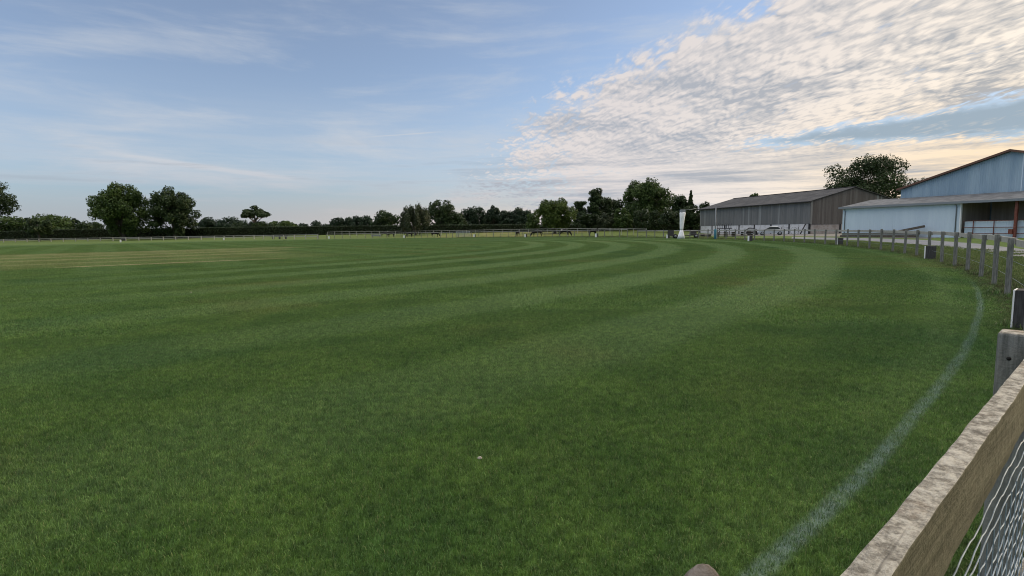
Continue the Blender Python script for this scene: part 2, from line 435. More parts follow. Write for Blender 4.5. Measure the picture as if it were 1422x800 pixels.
if GRASS:
    cells = turf_cells()
    for k, patch in enumerate((blade_patch(19000, 1., .012, .031, .0030, 3, 1.), blade_patch(13500, 2., .012, .033, .0068, 4, 1.1), blade_patch(10500, 2., .012, .032, .0075, 5, 1.2),
                               blade_patch(15000, 4., .012, .030, .017, 6, 1.3), blade_patch(10500, 4., .012, .028, .018, 7, 1.4), blade_patch(7000, 4., .010, .024, .018, 8, 1.4))):
        a = np.array(cells[k]); n = len(a)
        scatter('mown_grass', patch, np.c_[a, np.zeros(n)], RNG.integers(0, 4, n) * math.pi / 2, np.ones(n), M_BLADE, 'short mown green grass of the cricket field', 'grass')
    # rough tufts along the foot of the fence and behind it
    pts = []
    for _ in range(5200):
        th = R(RNG.uniform(-48, 60)); rr = 80.75 + abs(RNG.normal(0, 1.)) * 1.6 + RNG.uniform(0, 1) ** 3 * 14
        if rr > 86. and th < R(30): rr = 81. + rr % 4.
        pts.append((CX + rr * math.cos(th), CY + rr * math.sin(th), 0))
    pts = np.array(pts); k = (np.hypot(pts[:, 0], pts[:, 1]) > 1.6)
    pts = pts[k]
    scatter('rough_grass', blade_patch(260, .55, .03, .13, .008, 6, 1.2), pts, RNG.uniform(0, 6.28, len(pts)), RNG.uniform(.5, 1.3, len(pts)), M_BLADE, 'uncut tufts of grass along the foot of the fence', 'grass')

# ------------------------------------------------------------------ materials of built things
def wood_build(c0, c1, c2, lichen=None, zscale=(9, 9, .8), turn=0.):
    def f(t):
        p = objco(t)
        if turn: p = mapping(t, p, rot=(0, 0, turn))
        n1 = noise(t, mapping(t, p, zscale), 6., 6, .65); n2 = noise(t, p, 1.3, 3, .5); n3 = noise(t, p, 40., 4, .7)
        c = mixc(t, n1.smooth(.35, .65), c0, c1)
        c = mixc(t, n2.smooth(.4, .7) * .7, c, c2)
        if lichen:
            nz = sep(t, V(t, t.nodes.new('ShaderNodeNewGeometry').outputs['Normal']))[2]
            l1 = noise(t, p, 48., 6, .8); l2 = noise(t, p, 7., 4, .6)
            topc = mixc(t, l1.smooth(.35, .65), (.13, .12, .098), (.47, .445, .375))
            topc = mixc(t, noise(t, mapping(t, p, (1.5, 34, 34)), 1., 5, .65).smooth(.60, .70) * .75, topc, (.045, .04, .034))
            topc = mixc(t, l2.smooth(.56, .68) * .6, topc, (.20, .13, .075))
            topc = mixc(t, noise(t, p, 5.3, 3, .5).smooth(.70, .74) * .8, topc, (.42, .19, .03))
            topc = mixc(t, n3.smooth(.62, .75) * .8, topc, (.05, .045, .04))
            c = mixc(t, nz.smooth(.55, .8), c, topc)
            n3 = n3 + l1 * .6
        return c, n1 * .6 + n3 * .5
    return f
M_POST = material('weathered_post_wood', wood_build((.105, .108, .100), (.225, .228, .21), (.14, .15, .115), True), rough=.9, spec=.15, bump=.5)
M_RAIL = material('weathered_rail_wood', wood_build((.100, .092, .058), (.165, .150, .098), (.11, .108, .058), True, (.9, 9, 9), -math.atan2(.653, .757)), rough=.9, spec=.15, bump=.6)
M_PALERAIL = material('pale_rail_wood', wood_build((.27, .26, .235), (.44, .43, .39), (.33, .32, .29)), rough=.9, spec=.15)
M_GALV = material('galvanised_wire', lambda t: mixc(t, noise(t, objco(t), 30., 3, .6).smooth(.3, .7), (.20, .245, .28), (.36, .42, .46)), rough=.6, metal=.1, spec=.3)
M_HOLE = material('bolt_iron', color=(.015, .014, .013), rough=.7)
M_WHITE = material('white_paint', lambda t: mixc(t, noise(t, objco(t), 6., 4, .6).smooth(.5, .8) * .4, (.78, .79, .78), (.5, .5, .46)), rough=.6)
M_DARKWOOD = material('dark_stained_wood', wood_build((.035, .035, .035), (.07, .07, .07), (.05, .05, .045)), rough=.85)
def streaks(t, p, sx, a, b, lo=.35, hi=.65, sz=.12):
    return mixc(t, noise(t, mapping(t, p, (sx, sx, sz)), 1., 5, .6).smooth(lo, hi), a, b)
def boards_build(c0, c1, c2):
    def f(t):
        p = objco(t); a = attr(t, 'tint')
        c = mixc(t, a, c0, c1)
        c = mixc(t, noise(t, mapping(t, p, (4, 4, .25)), 1.5, 5, .6).smooth(.45, .75) * .6, c, c2)
        return mixc(t, a.smooth(.955, .965) * .4, c, (.33, .35, .34))
    return f
M_BOARDS = material('grey_barn_boards', boards_build((.140, .148, .148), (.185, .190, .186), (.10, .098, .09)), rough=.9, spec=.1)
M_GABLEBOARDS = material('brown_barn_boards', boards_build((.105, .095, .088), (.155, .145, .135), (.07, .06, .052)), rough=.9, spec=.1)
def cladding_build(c0, c1, dirt, pitch_):
    def f(t):
        p = objco(t); x, y, z = sep(t, p)
        wv = (x * (2 * math.pi / pitch_)).f('COSINE')
        c = mixc(t, noise(t, mapping(t, p, (.55, 1, .05)), 2., 4, .6).smooth(.35, .7), c0, c1)
        c = mixc(t, noise(t, mapping(t, p, (3, 3, .3)), 1.2, 5, .7).smooth(.55, .8) * .5, c, dirt)
        return c, wv
    return f
M_CLAD = material('white_sheet_cladding', cladding_build((.49, .59, .67), (.54, .64, .71), (.36, .43, .46), .25), rough=.55, spec=.3, bump=.25)
M_CLADBLUE = material('blue_grey_sheet_cladding', cladding_build((.235, .335, .425), (.32, .43, .51), (.18, .24, .28), .22), rough=.55, spec=.3, bump=.6)
M_ROOFGREY = material('fibre_cement_roof', lambda t: (streaks(t, objco(t), 1.2, (.11, .115, .12), (.19, .195, .20), sz=1.2), (sep(t, objco(t))[0] * 30.).f('SINE')), rough=.85, bump=.4)
M_ROOFDARK = material('barn_roof_sheets', lambda t: (mixc(t, noise(t, objco(t), .5, 5, .65).smooth(.35, .7), (.048, .048, .050), (.088, .088, .088)), (sep(t, objco(t))[0] * 30.).f('SINE')), rough=.9, bump=.4)
M_VERGE = material('red_brown_verge', color=(.13, .07, .05), rough=.7)
M_RED = material('red_oxide_steel', lambda t: mixc(t, noise(t, objco(t), 5., 4, .6).smooth(.4, .7), (.15, .045, .030), (.22, .085, .06)), rough=.6)
M_INSIDE = material('dark_shed_interior', lambda t: streaks(t, objco(t), 2., (.30, .26, .22), (.40, .35, .30)), rough=.95, spec=.05)
M_BLOCK = material('whitewashed_blockwork', lambda t: mixc(t, noise(t, objco(t), 1.2, 5, .65).smooth(.45, .75), (.62, .62, .62), (.36, .35, .33)), rough=.9)
M_BLOCKBROWN = material('stained_blockwork', lambda t: mixc(t, noise(t, objco(t), 1.2, 5, .65).smooth(.4, .7), (.36, .33, .31), (.24, .20, .18)), rough=.9)
M_BLACK = material('black_iron', color=(.02, .02, .022), rough=.6)
M_TRACK = material('track_surface', lambda t: mixc(t, noise(t, geom_pos(t), .8, 5, .65).smooth(.35, .7), (.17, .175, .185), (.25, .255, .26)), rough=.95)
M_YARD = material('yard_concrete', lambda t: mixc(t, noise(t, geom_pos(t), .4, 5, .65).smooth(.35, .7), (.12, .115, .10), (.22, .215, .20)), rough=.95)
M_TIMBER = material('old_timber', wood_build((.06, .05, .04), (.14, .12, .095), (.08, .065, .05)), rough=.9)
M_BLUE = material('blue_padding', color=(.04, .16, .22), rough=.7)
M_STEELGREY = material('grey_steel', color=(.22, .24, .26), rough=.5, metal=.3)
M_STONE = material('brown_stone', lambda t: (mixc(t, noise(t, mapping(t, objco(t), (1, 1, 4)), 12., 6, .7).smooth(.35, .65), (.12, .10, .08), (.24, .21, .18)), noise(t, objco(t), 30., 5, .7)), rough=.95, bump=.6)
M_CANVAS = material('white_canvas', lambda t: mixc(t, noise(t, mapping(t, objco(t), (3, 3, .4)), 3., 4, .6).smooth(.4, .7), (.86, .87, .88), (.68, .70, .72)), rough=.8)
M_TYRE = material('tyre_rubber', color=(.018, .018, .018), rough=.85)
M_GLASS = material('car_glass', color=(.03, .035, .04), rough=.08, spec=.6)
M_CARPAINT = material('silver_car_paint', color=(.42, .44, .46), rough=.3, metal=.5, spec=.5)
M_COW = material('black_hide', lambda t: mixc(t, noise(t, objco(t), 3., 4, .6).smooth(.5, .8), (.010, .009, .009), (.024, .020, .018)), rough=.75, spec=.2)
M_COWPATCH = material('black_and_white_hide', lambda t: mixc(t, noise(t, objco(t), 1.6, 2, .5).smooth(.60, .63), (.011, .010, .010), (.45, .43, .40)), rough=.75, spec=.2)

# ------------------------------------------------------------------ ground sheets
def ring_pt(deg, r): return Vector((CX + r * math.cos(R(deg)), CY + r * math.sin(R(deg)), 0))
def rr_at(deg): return 80.85 + max(0., deg - 58) * .42
def gp(px, py, z=0.):
    d = EYE * F_PX / (py - (331.57 - .016 * px)) ; return at(px, d, z)
def rise(x, y):
    """Height of the pasture bank beyond the fence."""
    a = math.degrees(math.atan2(y - CY, x - CX)); rad = math.hypot(x - CX, y - CY)
    st = rr_at(min(a, 92)) + 3 + max(0, a - 92) * 2.6 + max(0, a - 127) * 2
    k = min(1, max(0, (rad - st) / 38)); wt = min(1, max(0, (a - 35) / 11))
    return .95 * k * k * (3 - 2 * k) * wt
def sheet(name, upper, lower, z, m):
    A = [gp(*p, z) for p in upper]; B = [gp(*p, z) for p in lower]
    mb = MB()
    for i in range(len(A) - 1): mb.quad(A[i], B[i], B[i + 1], A[i + 1])
    return tag(mb.build(name, m), kind='structure')
sheet('track', [(1100, 329.4), (1200, 330.6), (1290, 333.5), (1360, 338.5), (1422, 346), (1520, 356)], [(1100, 331.6), (1200, 334.), (1290, 340.5), (1360, 347.5), (1422, 357), (1540, 380)], .02, M_TRACK)
sheet('farmyard', [(955, 322.5), (1050, 321.8), (1200, 322.4), (1330, 327)], [(955, 327.), (1050, 327.5), (1180, 328.6), (1290, 331.5)], .012, M_YARD)

def pasture_col(t):
    p = geom_pos(t); x, y, z = sep(t, p); n1 = noise(t, p, .35, 4, .6); n2 = noise(t, p, 3., 4, .7); a = (y - CY).f('ARCTAN2', x - CX)
    c = mixc(t, n2.smooth(.3, .7), (.075, .115, .028), (.125, .165, .045))
    dry = (a.smooth(R(78.), R(66.)) * a.smooth(R(44.), R(52.)))
    c = mixc(t, (dry * .5 + .1) * n1.smooth(.36, .6), c, (.27, .22, .085))
    return mixc(t, n1.smooth(.60, .72) * .5, c, (.05, .085, .02)), n2
M_PASTURE = material('pasture', pasture_col, rough=.95, spec=.1, bump=.8)
def pasture():
    mb = MB(); A = np.arange(30., 158., 2.); Q = np.concatenate([np.arange(0, 50, 4.), [55, 70, 110, 260.]]); idx = []
    for a in A:
        st = rr_at(min(a, 92)) + 2 + max(0, a - 92) * 2.6 + max(0, a - 127) * 2
        for q in Q:
            p = ring_pt(a, st + q); mb.v.append((p.x, p.y, rise(p.x, p.y) + .006))
    n = len(Q)
    for i in range(len(A) - 1):
        for k in range(n - 1): mb.f.append((i * n + k, i * n + k + 1, (i + 1) * n + k + 1, (i + 1) * n + k)); mb.a.append(.5); mb.smooth.append(True)
    tag(mb.build('pasture', M_PASTURE), kind='structure')
pasture()

# ------------------------------------------------------------------ the post and rail fence round the ring
near = [Vector((-.66, -.32, 0)), Vector((1.30, 1.365, 0)), Vector((3.06, 3.08, 0)), Vector((4.9, 4.93, 0)), Vector((6.72, 6.9, 0)), Vector((8.6, 8.92, 0))]
P1 = near + [ring_pt(a, rr_at(a)) for a in np.arange(-37.5, 22.5, 1.70)]
def uneven(mb, p0, p1, w_, h_, seg, amp, seed, tint=.5):
    """A sawn rail with slightly wandering edges."""
    rnd = random.Random(seed); p0, p1 = Vector(p0), Vector(p1); d = (p1 - p0).normalized(); sx = d.cross(Vector((0, 0, 1))).normalized()
    vs, fs = [], []; off = [[0., 0.] for _ in range(4)]
    for i in range(seg + 1):
        c = p0.lerp(p1, i / seg)
        for k, (a, b) in enumerate(((-1, -1), (1, -1), (1, 1), (-1, 1))):
            for q in (0, 1): off[k][q] = off[k][q] * .8 + rnd.uniform(-amp, amp)
            vs.append(c + sx * (a * w_ / 2 + off[k][0]) + Vector((0, 0, b * h_ / 2 + off[k][1])))
    for i in range(seg):
        for k in range(4): fs.append((i * 4 + k, i * 4 + (k + 1) % 4, i * 4 + 4 + (k + 1) % 4, i * 4 + 4 + k))
    fs += [(0, 1, 2, 3), (seg * 4 + 3, seg * 4 + 2, seg * 4 + 1, seg * 4)]
    mb.add(vs, fs, tint)
def out_normal(i, P):
    a, b = P[max(i - 1, 0)], P[min(i + 1, len(P) - 1)]; d = (b - a).normalized(); return Vector((d.y, -d.x, 0))
fence = thing('post_and_rail_fence', 'weathered grey timber post and rail fence with wire netting curving round the mown field', 'fence')
for i, p in enumerate(P1):
    n = out_normal(i, P1); rz = math.atan2(n.y, n.x) + (random.uniform(-.06, .06) if i != 1 else 0)
    hgt = (1.22 if i < 2 else 1.22 + random.uniform(-.05, .04))
    mb = MB(); wd = .075 if i < 2 else .095
    mb.box((0, 0, hgt / 2 - .1), (wd, .075 if i < 2 else .115, hgt + .2), 0, random.random(), lean=(random.uniform(-.035, .035), random.uniform(-.035, .035)) if i > 1 else (0, 0))
    o = mb.build('post', M_POST, fence, .006); o.location = p; o.rotation_euler.z = rz
    if i == 1:
        for (yy, zz) in ((-.012, 1.155), (.026, 1.115)):
            h = MB().tube([(0, -.0385, 0), (0, -.0365, 0)], .005, 10).build('bolt_hole', M_HOLE, o); h.location = (yy, 0, zz)
for i in range(len(P1) - 1):
    n0, n1 = out_normal(i, P1), out_normal(i + 1, P1)
    if i == 0:
        dirn = Vector((.757, .653, 0)); nn = Vector((.653, -.757, 0)); q = Vector((.277, .435, 0)) + nn * .0145
        mb = MB(); uneven(mb, q - dirn * 1.2 + Vector((0, 0, 1.149)), q + dirn * 2.2 + Vector((0, 0, 1.149)), .029, .102, 150, .0007, 3)
        mb.build('rail', M_RAIL, fence, .002)
        mb = MB(); uneven(mb, q - dirn * 1.2 + Vector((0, 0, .52)), q + dirn * 2.2 + Vector((0, 0, .52)), .029, .12, 30, .001, 4)
        mb.build('rail', M_RAIL, fence)
        continue
    a = P1[i] + n0 * .075 if i > 1 else q + dirn * 2.2; b = P1[i + 1] + n1 * .075
    a = a + (b - a).normalized() * .003
    for z in (1.10, ):
        dz0, dz1 = random.uniform(-.02, .02), random.uniform(-.02, .02)
        mb = MB(); uneven(mb, a + Vector((0, 0, z + dz0)), b + Vector((0, 0, z + dz1)), .035, .13, 8, .002, i, random.random())
        mb.build('rail', M_PALERAIL if i > 2 else M_RAIL, fence)
# twisted wire netting on the outer face: rows of wavy strands with upright wires
def netting():
    mb = MB(); q = Vector((.277, .435, 0)) + nn * .034
    for row in range(46):
        pth = []
        for j in range(-36, 150):
            up_ = (j // 3) % 2 == (row % 2)
            z = 1.096 - row * .0235 + (.0024 if up_ else -.0024) + .001 * math.sin(j * .31 + row)
            if z < .02: break
            pth.append(q + dirn * (j * .026) + nn * (.0012 * math.sin(j * .11 + row * 1.3) + .003 * row ** .5) + Vector((0, 0, z)))
        if len(pth) > 2: mb.tube(pth, .00095, 5, cap=False)
    for j in range(-18, 76):
        b = q + dirn * (j * .052) + nn * .012
        mb.tube([b + Vector((0, 0, 1.08)), b + nn * .006 + Vector((0, 0, .55)), b + Vector((0, 0, .0))], .0009, 3, cap=False)
    return mb.build('wire_netting', M_GALV, fence)
netting()
# plain wires on the rest of the fence
for z in (.35, .70):
    mb = MB()
    for i in range(2, len(P1) - 1):
        mb.tube([P1[i] + out_normal(i, P1) * .062 + Vector((0, 0, z)), P1[i + 1] + out_normal(i + 1, P1) * .062 + Vector((0, 0, z))], .004, 3, cap=False)
    mb.build('wire', M_GALV, fence)

def simple_fence(name, label, P, hgt, pw, rails, m_post, m_rail, rail_h=.11, every=1):
    root = thing(name, label, 'fence', P[0])
    base = Vector(P[0])
    for i, p in enumerate(P):
        o = MB().box((0, 0, hgt / 2 - .1), (pw, pw, hgt + .2 + random.uniform(-.05, .05)), random.uniform(-.3, .3), random.random()).build('post', m_post, root)
        o.location = Vector(p) - base
    for z in rails:
        for i in range(0, len(P) - every, every):
            a = Vector(P[i]) - base; b = Vector(P[i + every]) - base; n = Vector((b.y - a.y, a.x - b.x, 0)).normalized() * (pw / 2 + .025)
            s_ = (b - a).normalized() * .004
            MB().bar(a + n + s_ + Vector((0, 0, z + random.uniform(-.02, .02))), b + n + Vector((0, 0, z + random.uniform(-.02, .02))), .04, rail_h, random.random()).build('rail', m_rail, root)
    return root
mid = [ring_pt(a, rr_at(a)) for a in np.arange(22.9 + 1.2, 92, 1.55)]
simple_fence('wooden_fence', 'thin grey wooden fence in front of the cattle across the mown field', mid, 1.42, .10, (1.33,), M_POST, M_PALERAIL, .10, 2)
def resample(pts, step):
    out_ = [Vector(pts[0])]; acc = 0.
    for a, b in zip(pts[:-1], pts[1:]):
        a, b = Vector(a), Vector(b); L_ = (b - a).length; s_ = step - acc
        while s_ <= L_: out_.append(a.lerp(b, s_ / L_)); s_ += step
        acc = (acc + L_) % step
    return out_
padd = [p + Vector((0, 0, rise(p.x, p.y))) for p in resample([at(455, 186), at(560, 172), at(700, 150), at(800, 133), at(905, 118)], 3.2)]
simple_fence('paddock_fence', 'pale wooden fence behind the cattle, below the clipped hedge', padd, 1.45, .10, (1.36,), M_PALERAIL, M_PALERAIL, .10, 1)
leftf = [p + Vector((0, 0, rise(p.x, p.y))) for p in resample([mid[-1] + Vector((-.4, .3, 0)), at(350, 178), at(300, 190), at(200, 201), at(100, 209), at(0, 217), at(-90, 224)], 6.)]
simple_fence('silvery_fence', 'low silvery grey fence with wide gaps between posts in front of the long dark hedge', leftf, 1.3, .22, (1.22, .72), M_PALERAIL, M_PALERAIL, .17, 1)

# ------------------------------------------------------------------ boundary marker boxes
def make_marker():
    root = thing('boundary_marker', '', 'marker', group='marker boxes round the mown field')
    MB().box((.02, 0, .275), (.36, .30, .55), 0, .4).build('box', M_DARKWOOD, root, .008)
    MB().box((-.173, 0, .28), (.02, .31, .54), 0, .5).build('front_board', M_WHITE, root, .004)
    return root
mk0 = make_marker()
marks = [(7.33, 7.55, 'black box marker with a white front board, right behind the nearest big fence post'),
         (18.05, 23.3, 'black box marker with white front board standing before a fence post facing the open shed'),
         (25.0, 41.2, 'black box marker with white front board below the near end of the white shed wall'),
         (24.9, 56.5, 'white fronted marker box at the fence foot before the boarded barn'),
         (23.0, 79.5, 'white fronted marker box beside the wheel of the dark trolley'),
         (16.0, 101.5, 'small white marker box below the blossoming round shrubs'),
         (3.2, 118.2, 'small white marker box before the cattle, nearly under the lit green tree'),
         (-8.9, 131.5, 'small white marker box in front of the grey metal field gate'),
         (-28.1, 143.0, 'small white marker box below the drooping tree in front of the hedge'),
         (-52.3, 156.0, 'small white marker box on the far grass in the gap between the hedge trees'),
         (-87.1, 164.5, 'small white marker box between the dark long bench and the two tall left oaks'),
         (-107.3, 149.1, 'small white marker box on the grass below the broad golden edged oak')]
for i, (x, y, lab) in enumerate(marks):
    o = mk0 if i == 0 else copy_tree(mk0)
    o.location = (x, y, 0); o.rotation_euler.z = math.atan2(y - CY, x - CX) + random.uniform(-.15, .15); o['label'] = lab
    if i > 4: o.scale = (1.25, 1.25, 1.25)

# ------------------------------------------------------------------ boarded barn
def board_wall(length, z0, topz, wid, depth, seed):
    """Vertical boards side by side along local x; topz(x) gives the height of the top."""
    rnd = random.Random(seed); mb = MB(); x = 0.
    while x < length - .02:
        w_ = min(wid * rnd.uniform(.85, 1.15), length - x); t = rnd.random(); y = rnd.uniform(-.015, .015)
        a, b = topz(x), topz(x + w_)
        mb.hexa([(x + .006, y - depth / 2, z0), (x + w_ - .006, y - depth / 2, z0), (x + w_ - .006, y + depth / 2, z0), (x + .006, y + depth / 2, z0),
                 (x + .006, y - depth / 2, a), (x + w_ - .006, y - depth / 2, b), (x + w_ - .006, y + depth / 2, b), (x + .006, y + depth / 2, a)], t)
        x += w_
    return mb
BN = Vector((55, 100, 0)); bs = Vector((-8, 35, 0)).normalized(); LEN = 36.; WID = 19.; EV, PK = 6.0, 8.5
barn = thing('barn', 'long barn of weathered grey boards over white blockwork with a dark sheet roof', 'barn', BN, math.atan2(bs.y, bs.x))
# local x runs along the eaves side away from the camera, local -y is the gable direction
o = board_wall(LEN, 1.85, lambda x: EV - .02, .42, .05, 5).build('side_wall', M_BOARDS, barn)
gl = board_wall(WID, 1.75, lambda x: EV + (PK - EV) * (1 - abs(x - WID / 2) / (WID / 2)) - .05, .42, .05, 8)
o = gl.build('gable_wall', M_GABLEBOARDS, barn); o.rotation_euler.z = -math.pi / 2; o.location = (-.03, -.03, 0)
o = board_wall(WID, 1.75, lambda x: EV + (PK - EV) * (1 - abs(x - WID / 2) / (WID / 2)) - .05, .42, .05, 9).build('gable_wall', M_GABLEBOARDS, barn); o.rotation_euler.z = -math.pi / 2; o.location = (LEN - .03, -.03, 0)
MB().box((LEN / 2, -WID + .1, 3.), (LEN - .2, .12, 5.9)).build('rear_wall', M_GABLEBOARDS, barn)
MB().box((LEN / 2, -.12, .94), (LEN - .3, .2, 1.86)).build('base_wall', M_BLOCK, barn)
MB().box((.12, -WID / 2, .9), (.2, WID - .5, 1.74)).build('base_wall', M_BLOCKBROWN, barn)
for k in range(8): MB().box((.13 + k * (LEN - .26) / 7, -.02, .96), (.22, .26, 1.9)).build('post', M_BLACK, barn)
for k in (1, 2): MB().box((.0, -k * WID / 3 - .3, .9), (.24, .22, 1.74)).build('post', M_BLACK, barn)
def roof_slab(x0, x1, y0, z0, y1, z1, th): return MB().hexa([(x0, y0, z0 - th), (x1, y0, z0 - th), (x1, y1, z1 - th), (x0, y1, z1 - th), (x0, y0, z0), (x1, y0, z0), (x1, y1, z1), (x0, y1, z1)])
rf = roof_slab(-.35, LEN + .35, .5, EV - .02, -WID / 2, PK + .12, .09).build('roof', M_ROOFDARK, barn)
roof_slab(-.35, LEN + .35, -WID - .5, EV - .02, -WID / 2 - .005, PK + .12, .09).build('roof', M_ROOFDARK, barn)
MB().box((LEN / 2, -WID / 2, PK + .17), (LEN + .7, .5, .08)).build('ridge_cap', M_ROOFDARK, rf)
MB().box((LEN / 2, .56, EV - .12), (LEN + .7, .13, .14)).build('gutter', M_BLACK, barn)
MB().bar((.9, .15, 1.8), (-.3, 2.2, .1), .14, .2).build('brace', M_BLACK, barn)

# ------------------------------------------------------------------ white sheeted shed with open bays and the tall gabled hall behind it
SA = Vector((42.5, 69.7, 0)); sdv = Vector((.37, -.93, 0)).normalized()
shed = thing('lean_to_shed', 'low white sheeted shed with open bays on red posts under a grey lean-to roof', 'shed', SA, math.atan2(sdv.y, sdv.x))
# local x along the front towards the camera, local +y points away (inwards)
SE, SL, SD = 3.75, 44., 5.5
MB().box((6.6, .05, 1.86), (13.2, .1, 3.72)).build('front_wall', M_CLAD, shed)
MB().box((.05, SD / 2, 1.9), (.1, SD - .2, 3.8)).build('end_wall', M_CLAD, shed)
MB().box((13.25, .12, 1.86), (.12, .22, 3.72)).build('corner_trim', M_WHITE, shed)
MB().box((13.05, SD / 2 + .1, 1.86), (.08, SD - .3, 3.72)).build('partition', M_INSIDE, shed)
MB().box((SL / 2 + 6.6, SD - .1, 2.2), (SL - 13.4, .1, 4.4)).build('rear_wall', M_INSIDE, shed)
MB().box((SL / 2 + 6.7, .55, .87), (SL - 13.5, .1, 1.74)).build('low_wall', M_CLAD, shed)
for k in range(6):
    c = MB().box((18.0 + k * 4.9, .1, 1.86), (.22, .2, 3.72)).build('column', M_RED, shed)
    if k == 0: MB().box((17.72, -.03, .62), (.32, .18, .5)).build('switch_box', M_RED, c)
for z in (.42, 1.05, 1.72): MB().tube([(13.4, .3, z), (SL, .3, z)], .035, 6).build('barrier_rail', M_RED, shed)
for k in range(16):
    x = 14.3 + k * 1.8
    if abs((x - 18.0) % 4.9) > .3: MB().tube([(x, .385, 0), (x, .385, 1.78)], .04, 6).build('barrier_post', M_RED, shed)
for x in (.35, 12.9): MB().tube([(x, -.30, SE - .2), (x, -.06, SE - .5), (x, -.06, .05)], .05, 6).build('downpipe', M_STEELGREY, shed)
sr = roof_slab(-.3, SL, -.35, SE + .02, SD + .05, SE + 1.0, .10).build('roof', M_ROOFGREY, shed)
MB().box((SL / 2 - .15, -.40, SE - .06), (SL + .3, .09, .24)).build('gutter', M_STEELGREY, shed)
hall = thing('gabled_hall', 'tall hall with blue grey gable and red brown roof edge behind the low white shed', 'barn', SA + sdv * 3.35 + Vector((-sdv.y, sdv.x, 0)) * 5.65, math.atan2(sdv.y, sdv.x))
HW, HE, HP, HL = 22.3, 5.8, 9.0, 40.
MB().prism([(0, .1, 0), (HW, .1, 0), (HW, .1, HE), (HW / 2, .1, HP), (0, .1, HE)], (0, .12, 0)).build('gable_wall', M_CLADBLUE, hall)
for x in (4.2, 8.4, 12.2, 16.6): MB().box((x, .092, (HE + (HP - HE) * (1 - abs(x - HW / 2) / (HW / 2))) / 2), (.10, .012, HE + (HP - HE) * (1 - abs(x - HW / 2) / (HW / 2)) - .2)).build('sheet_lap', M_CLAD if x == 12.2 else M_CLADBLUE, hall)
for x in (.08, HW - .08): MB().box((x, HL / 2 + .3, HE / 2), (.12, HL - .2, HE - .05)).build('side_wall', M_CLADBLUE, hall)
for sgn in (0, 1):
    x0, x1 = (-.35, HW / 2 - .003) if sgn == 0 else (HW + .35, HW / 2 + .003)
    th = .12; za, zb = HE - .05, HP + .06
    r_ = MB().hexa([(x0, -.25, za), (x1, -.25, zb), (x1, HL, zb), (x0, HL, za), (x0, -.25, za + th), (x1, -.25, zb + th), (x1, HL, zb + th), (x0, HL, za + th)]).build('roof', M_ROOFGREY, hall)
    MB().hexa([(x0, -.33, za - .06), (x1, -.33, zb - .06), (x1, -.253, zb - .06), (x0, -.253, za - .06), (x0, -.33, za + th + .05), (x1, -.33, zb + th + .05), (x1, -.253, zb + th + .05), (x0, -.253, za + th + .05)]).build('verge', M_VERGE, r_)

# ------------------------------------------------------------------ small things
def place(px, depth, z=0.):
    p = at(px, depth, z); p.z += rise(p.x, p.y); return p
# the tall white wrapped screen with flared skirt
wp = thing('wrapped_screen', 'tall narrow white wrapped sight screen with a flared foot beside the barn end', 'screen', place(946.5, 76.3), .2)
def flare(prof, n=18, wob=.06):
    mb = MB(); vs = []; fs = []
    for i, (z, rx, ry, ox) in enumerate(prof):
        for k in range(n):
            q = 2 * math.pi * k / n; f = 1 + wob * math.sin(q * 5 + i * .4)
            vs.append((ox + rx * f * math.cos(q), ry * f * math.sin(q), z))
    for i in range(len(prof) - 1):
        for k in range(n): fs.append((i * n + k, i * n + (k + 1) % n, (i + 1) * n + (k + 1) % n, (i + 1) * n + k))
    fs += [tuple(range(n))[::-1], tuple(range((len(prof) - 1) * n, len(prof) * n))]
    return mb.add(vs, fs, .5, True)
flare([(.02, .60, .5, -.03), (.5, .48, .4, -.02), (1.0, .33, .3, 0), (1.28, .25, .22, .01)]).build('skirt', M_CANVAS, wp)
flare([(1.27, .24, .2, .01), (1.6, .27, .24, .02), (2.4, .33, .3, .06), (3.2, .38, .34, .1), (3.9, .46, .4, .14), (4.05, .42, .36, .14)], wob=.1).build('cover', M_CANVAS, wp)
MB().box((.12, 0, 4.25), (.72, .6, .44), 0, .4, .92).build('cap', M_STEELGREY, wp, .03)
MB().tube([(.2, 0, 4.4), (2.4, 1.2, 4.55), (4.4, 2.4, 4.9)], .025, 5).build('stay_wire', M_STEELGREY, wp)
wp.scale = (.90, .90, .90)
# low dark trolley on wheels
tr = thing('wheeled_trolley', 'low dark wheeled trolley frame standing in front of the tall white screen', 'trolley', place(950, 77.5), .05)
MB().box((0, 0, .42), (4.4, .9, .10)).build('deck', M_DARKWOOD, tr)
for x, hh in ((-1.9, .75), (1.4, .62)): MB().box((x, .1, .47 + hh / 2), (.9, .06, hh)).build('panel', M_DARKWOOD, tr)
MB().bar((2.2, 0, .42), (3.6, -.3, .3), .08, .08).build('drawbar', M_BLACK, tr)
for x in (-1.45, 1.55):
    wh = MB().tube([(x, -.62, .32), (x, -.44, .32)], .32, 16).build('wheel', M_TYRE, tr)
    MB().tube([(x, -.635, .32), (x, -.625, .32)], .17, 12).build('hub', M_STEELGREY, wh)
# pole with blue padding
po = thing('padded_pole', 'slim grey steel pole with blue padding round its foot in front of the barn', 'pole', place(993.5, 68))
MB().tube([(0, 0, 0), (0, 0, 3.95)], [.07, .05], 10).build('shaft', M_STEELGREY, po)
MB().tube([(0, 0, .05), (0, 0, .1), (0, 0, 1.2), (0, 0, 1.25)], [.12, .15, .15, .11], 12).build('padding', M_BLUE, po)
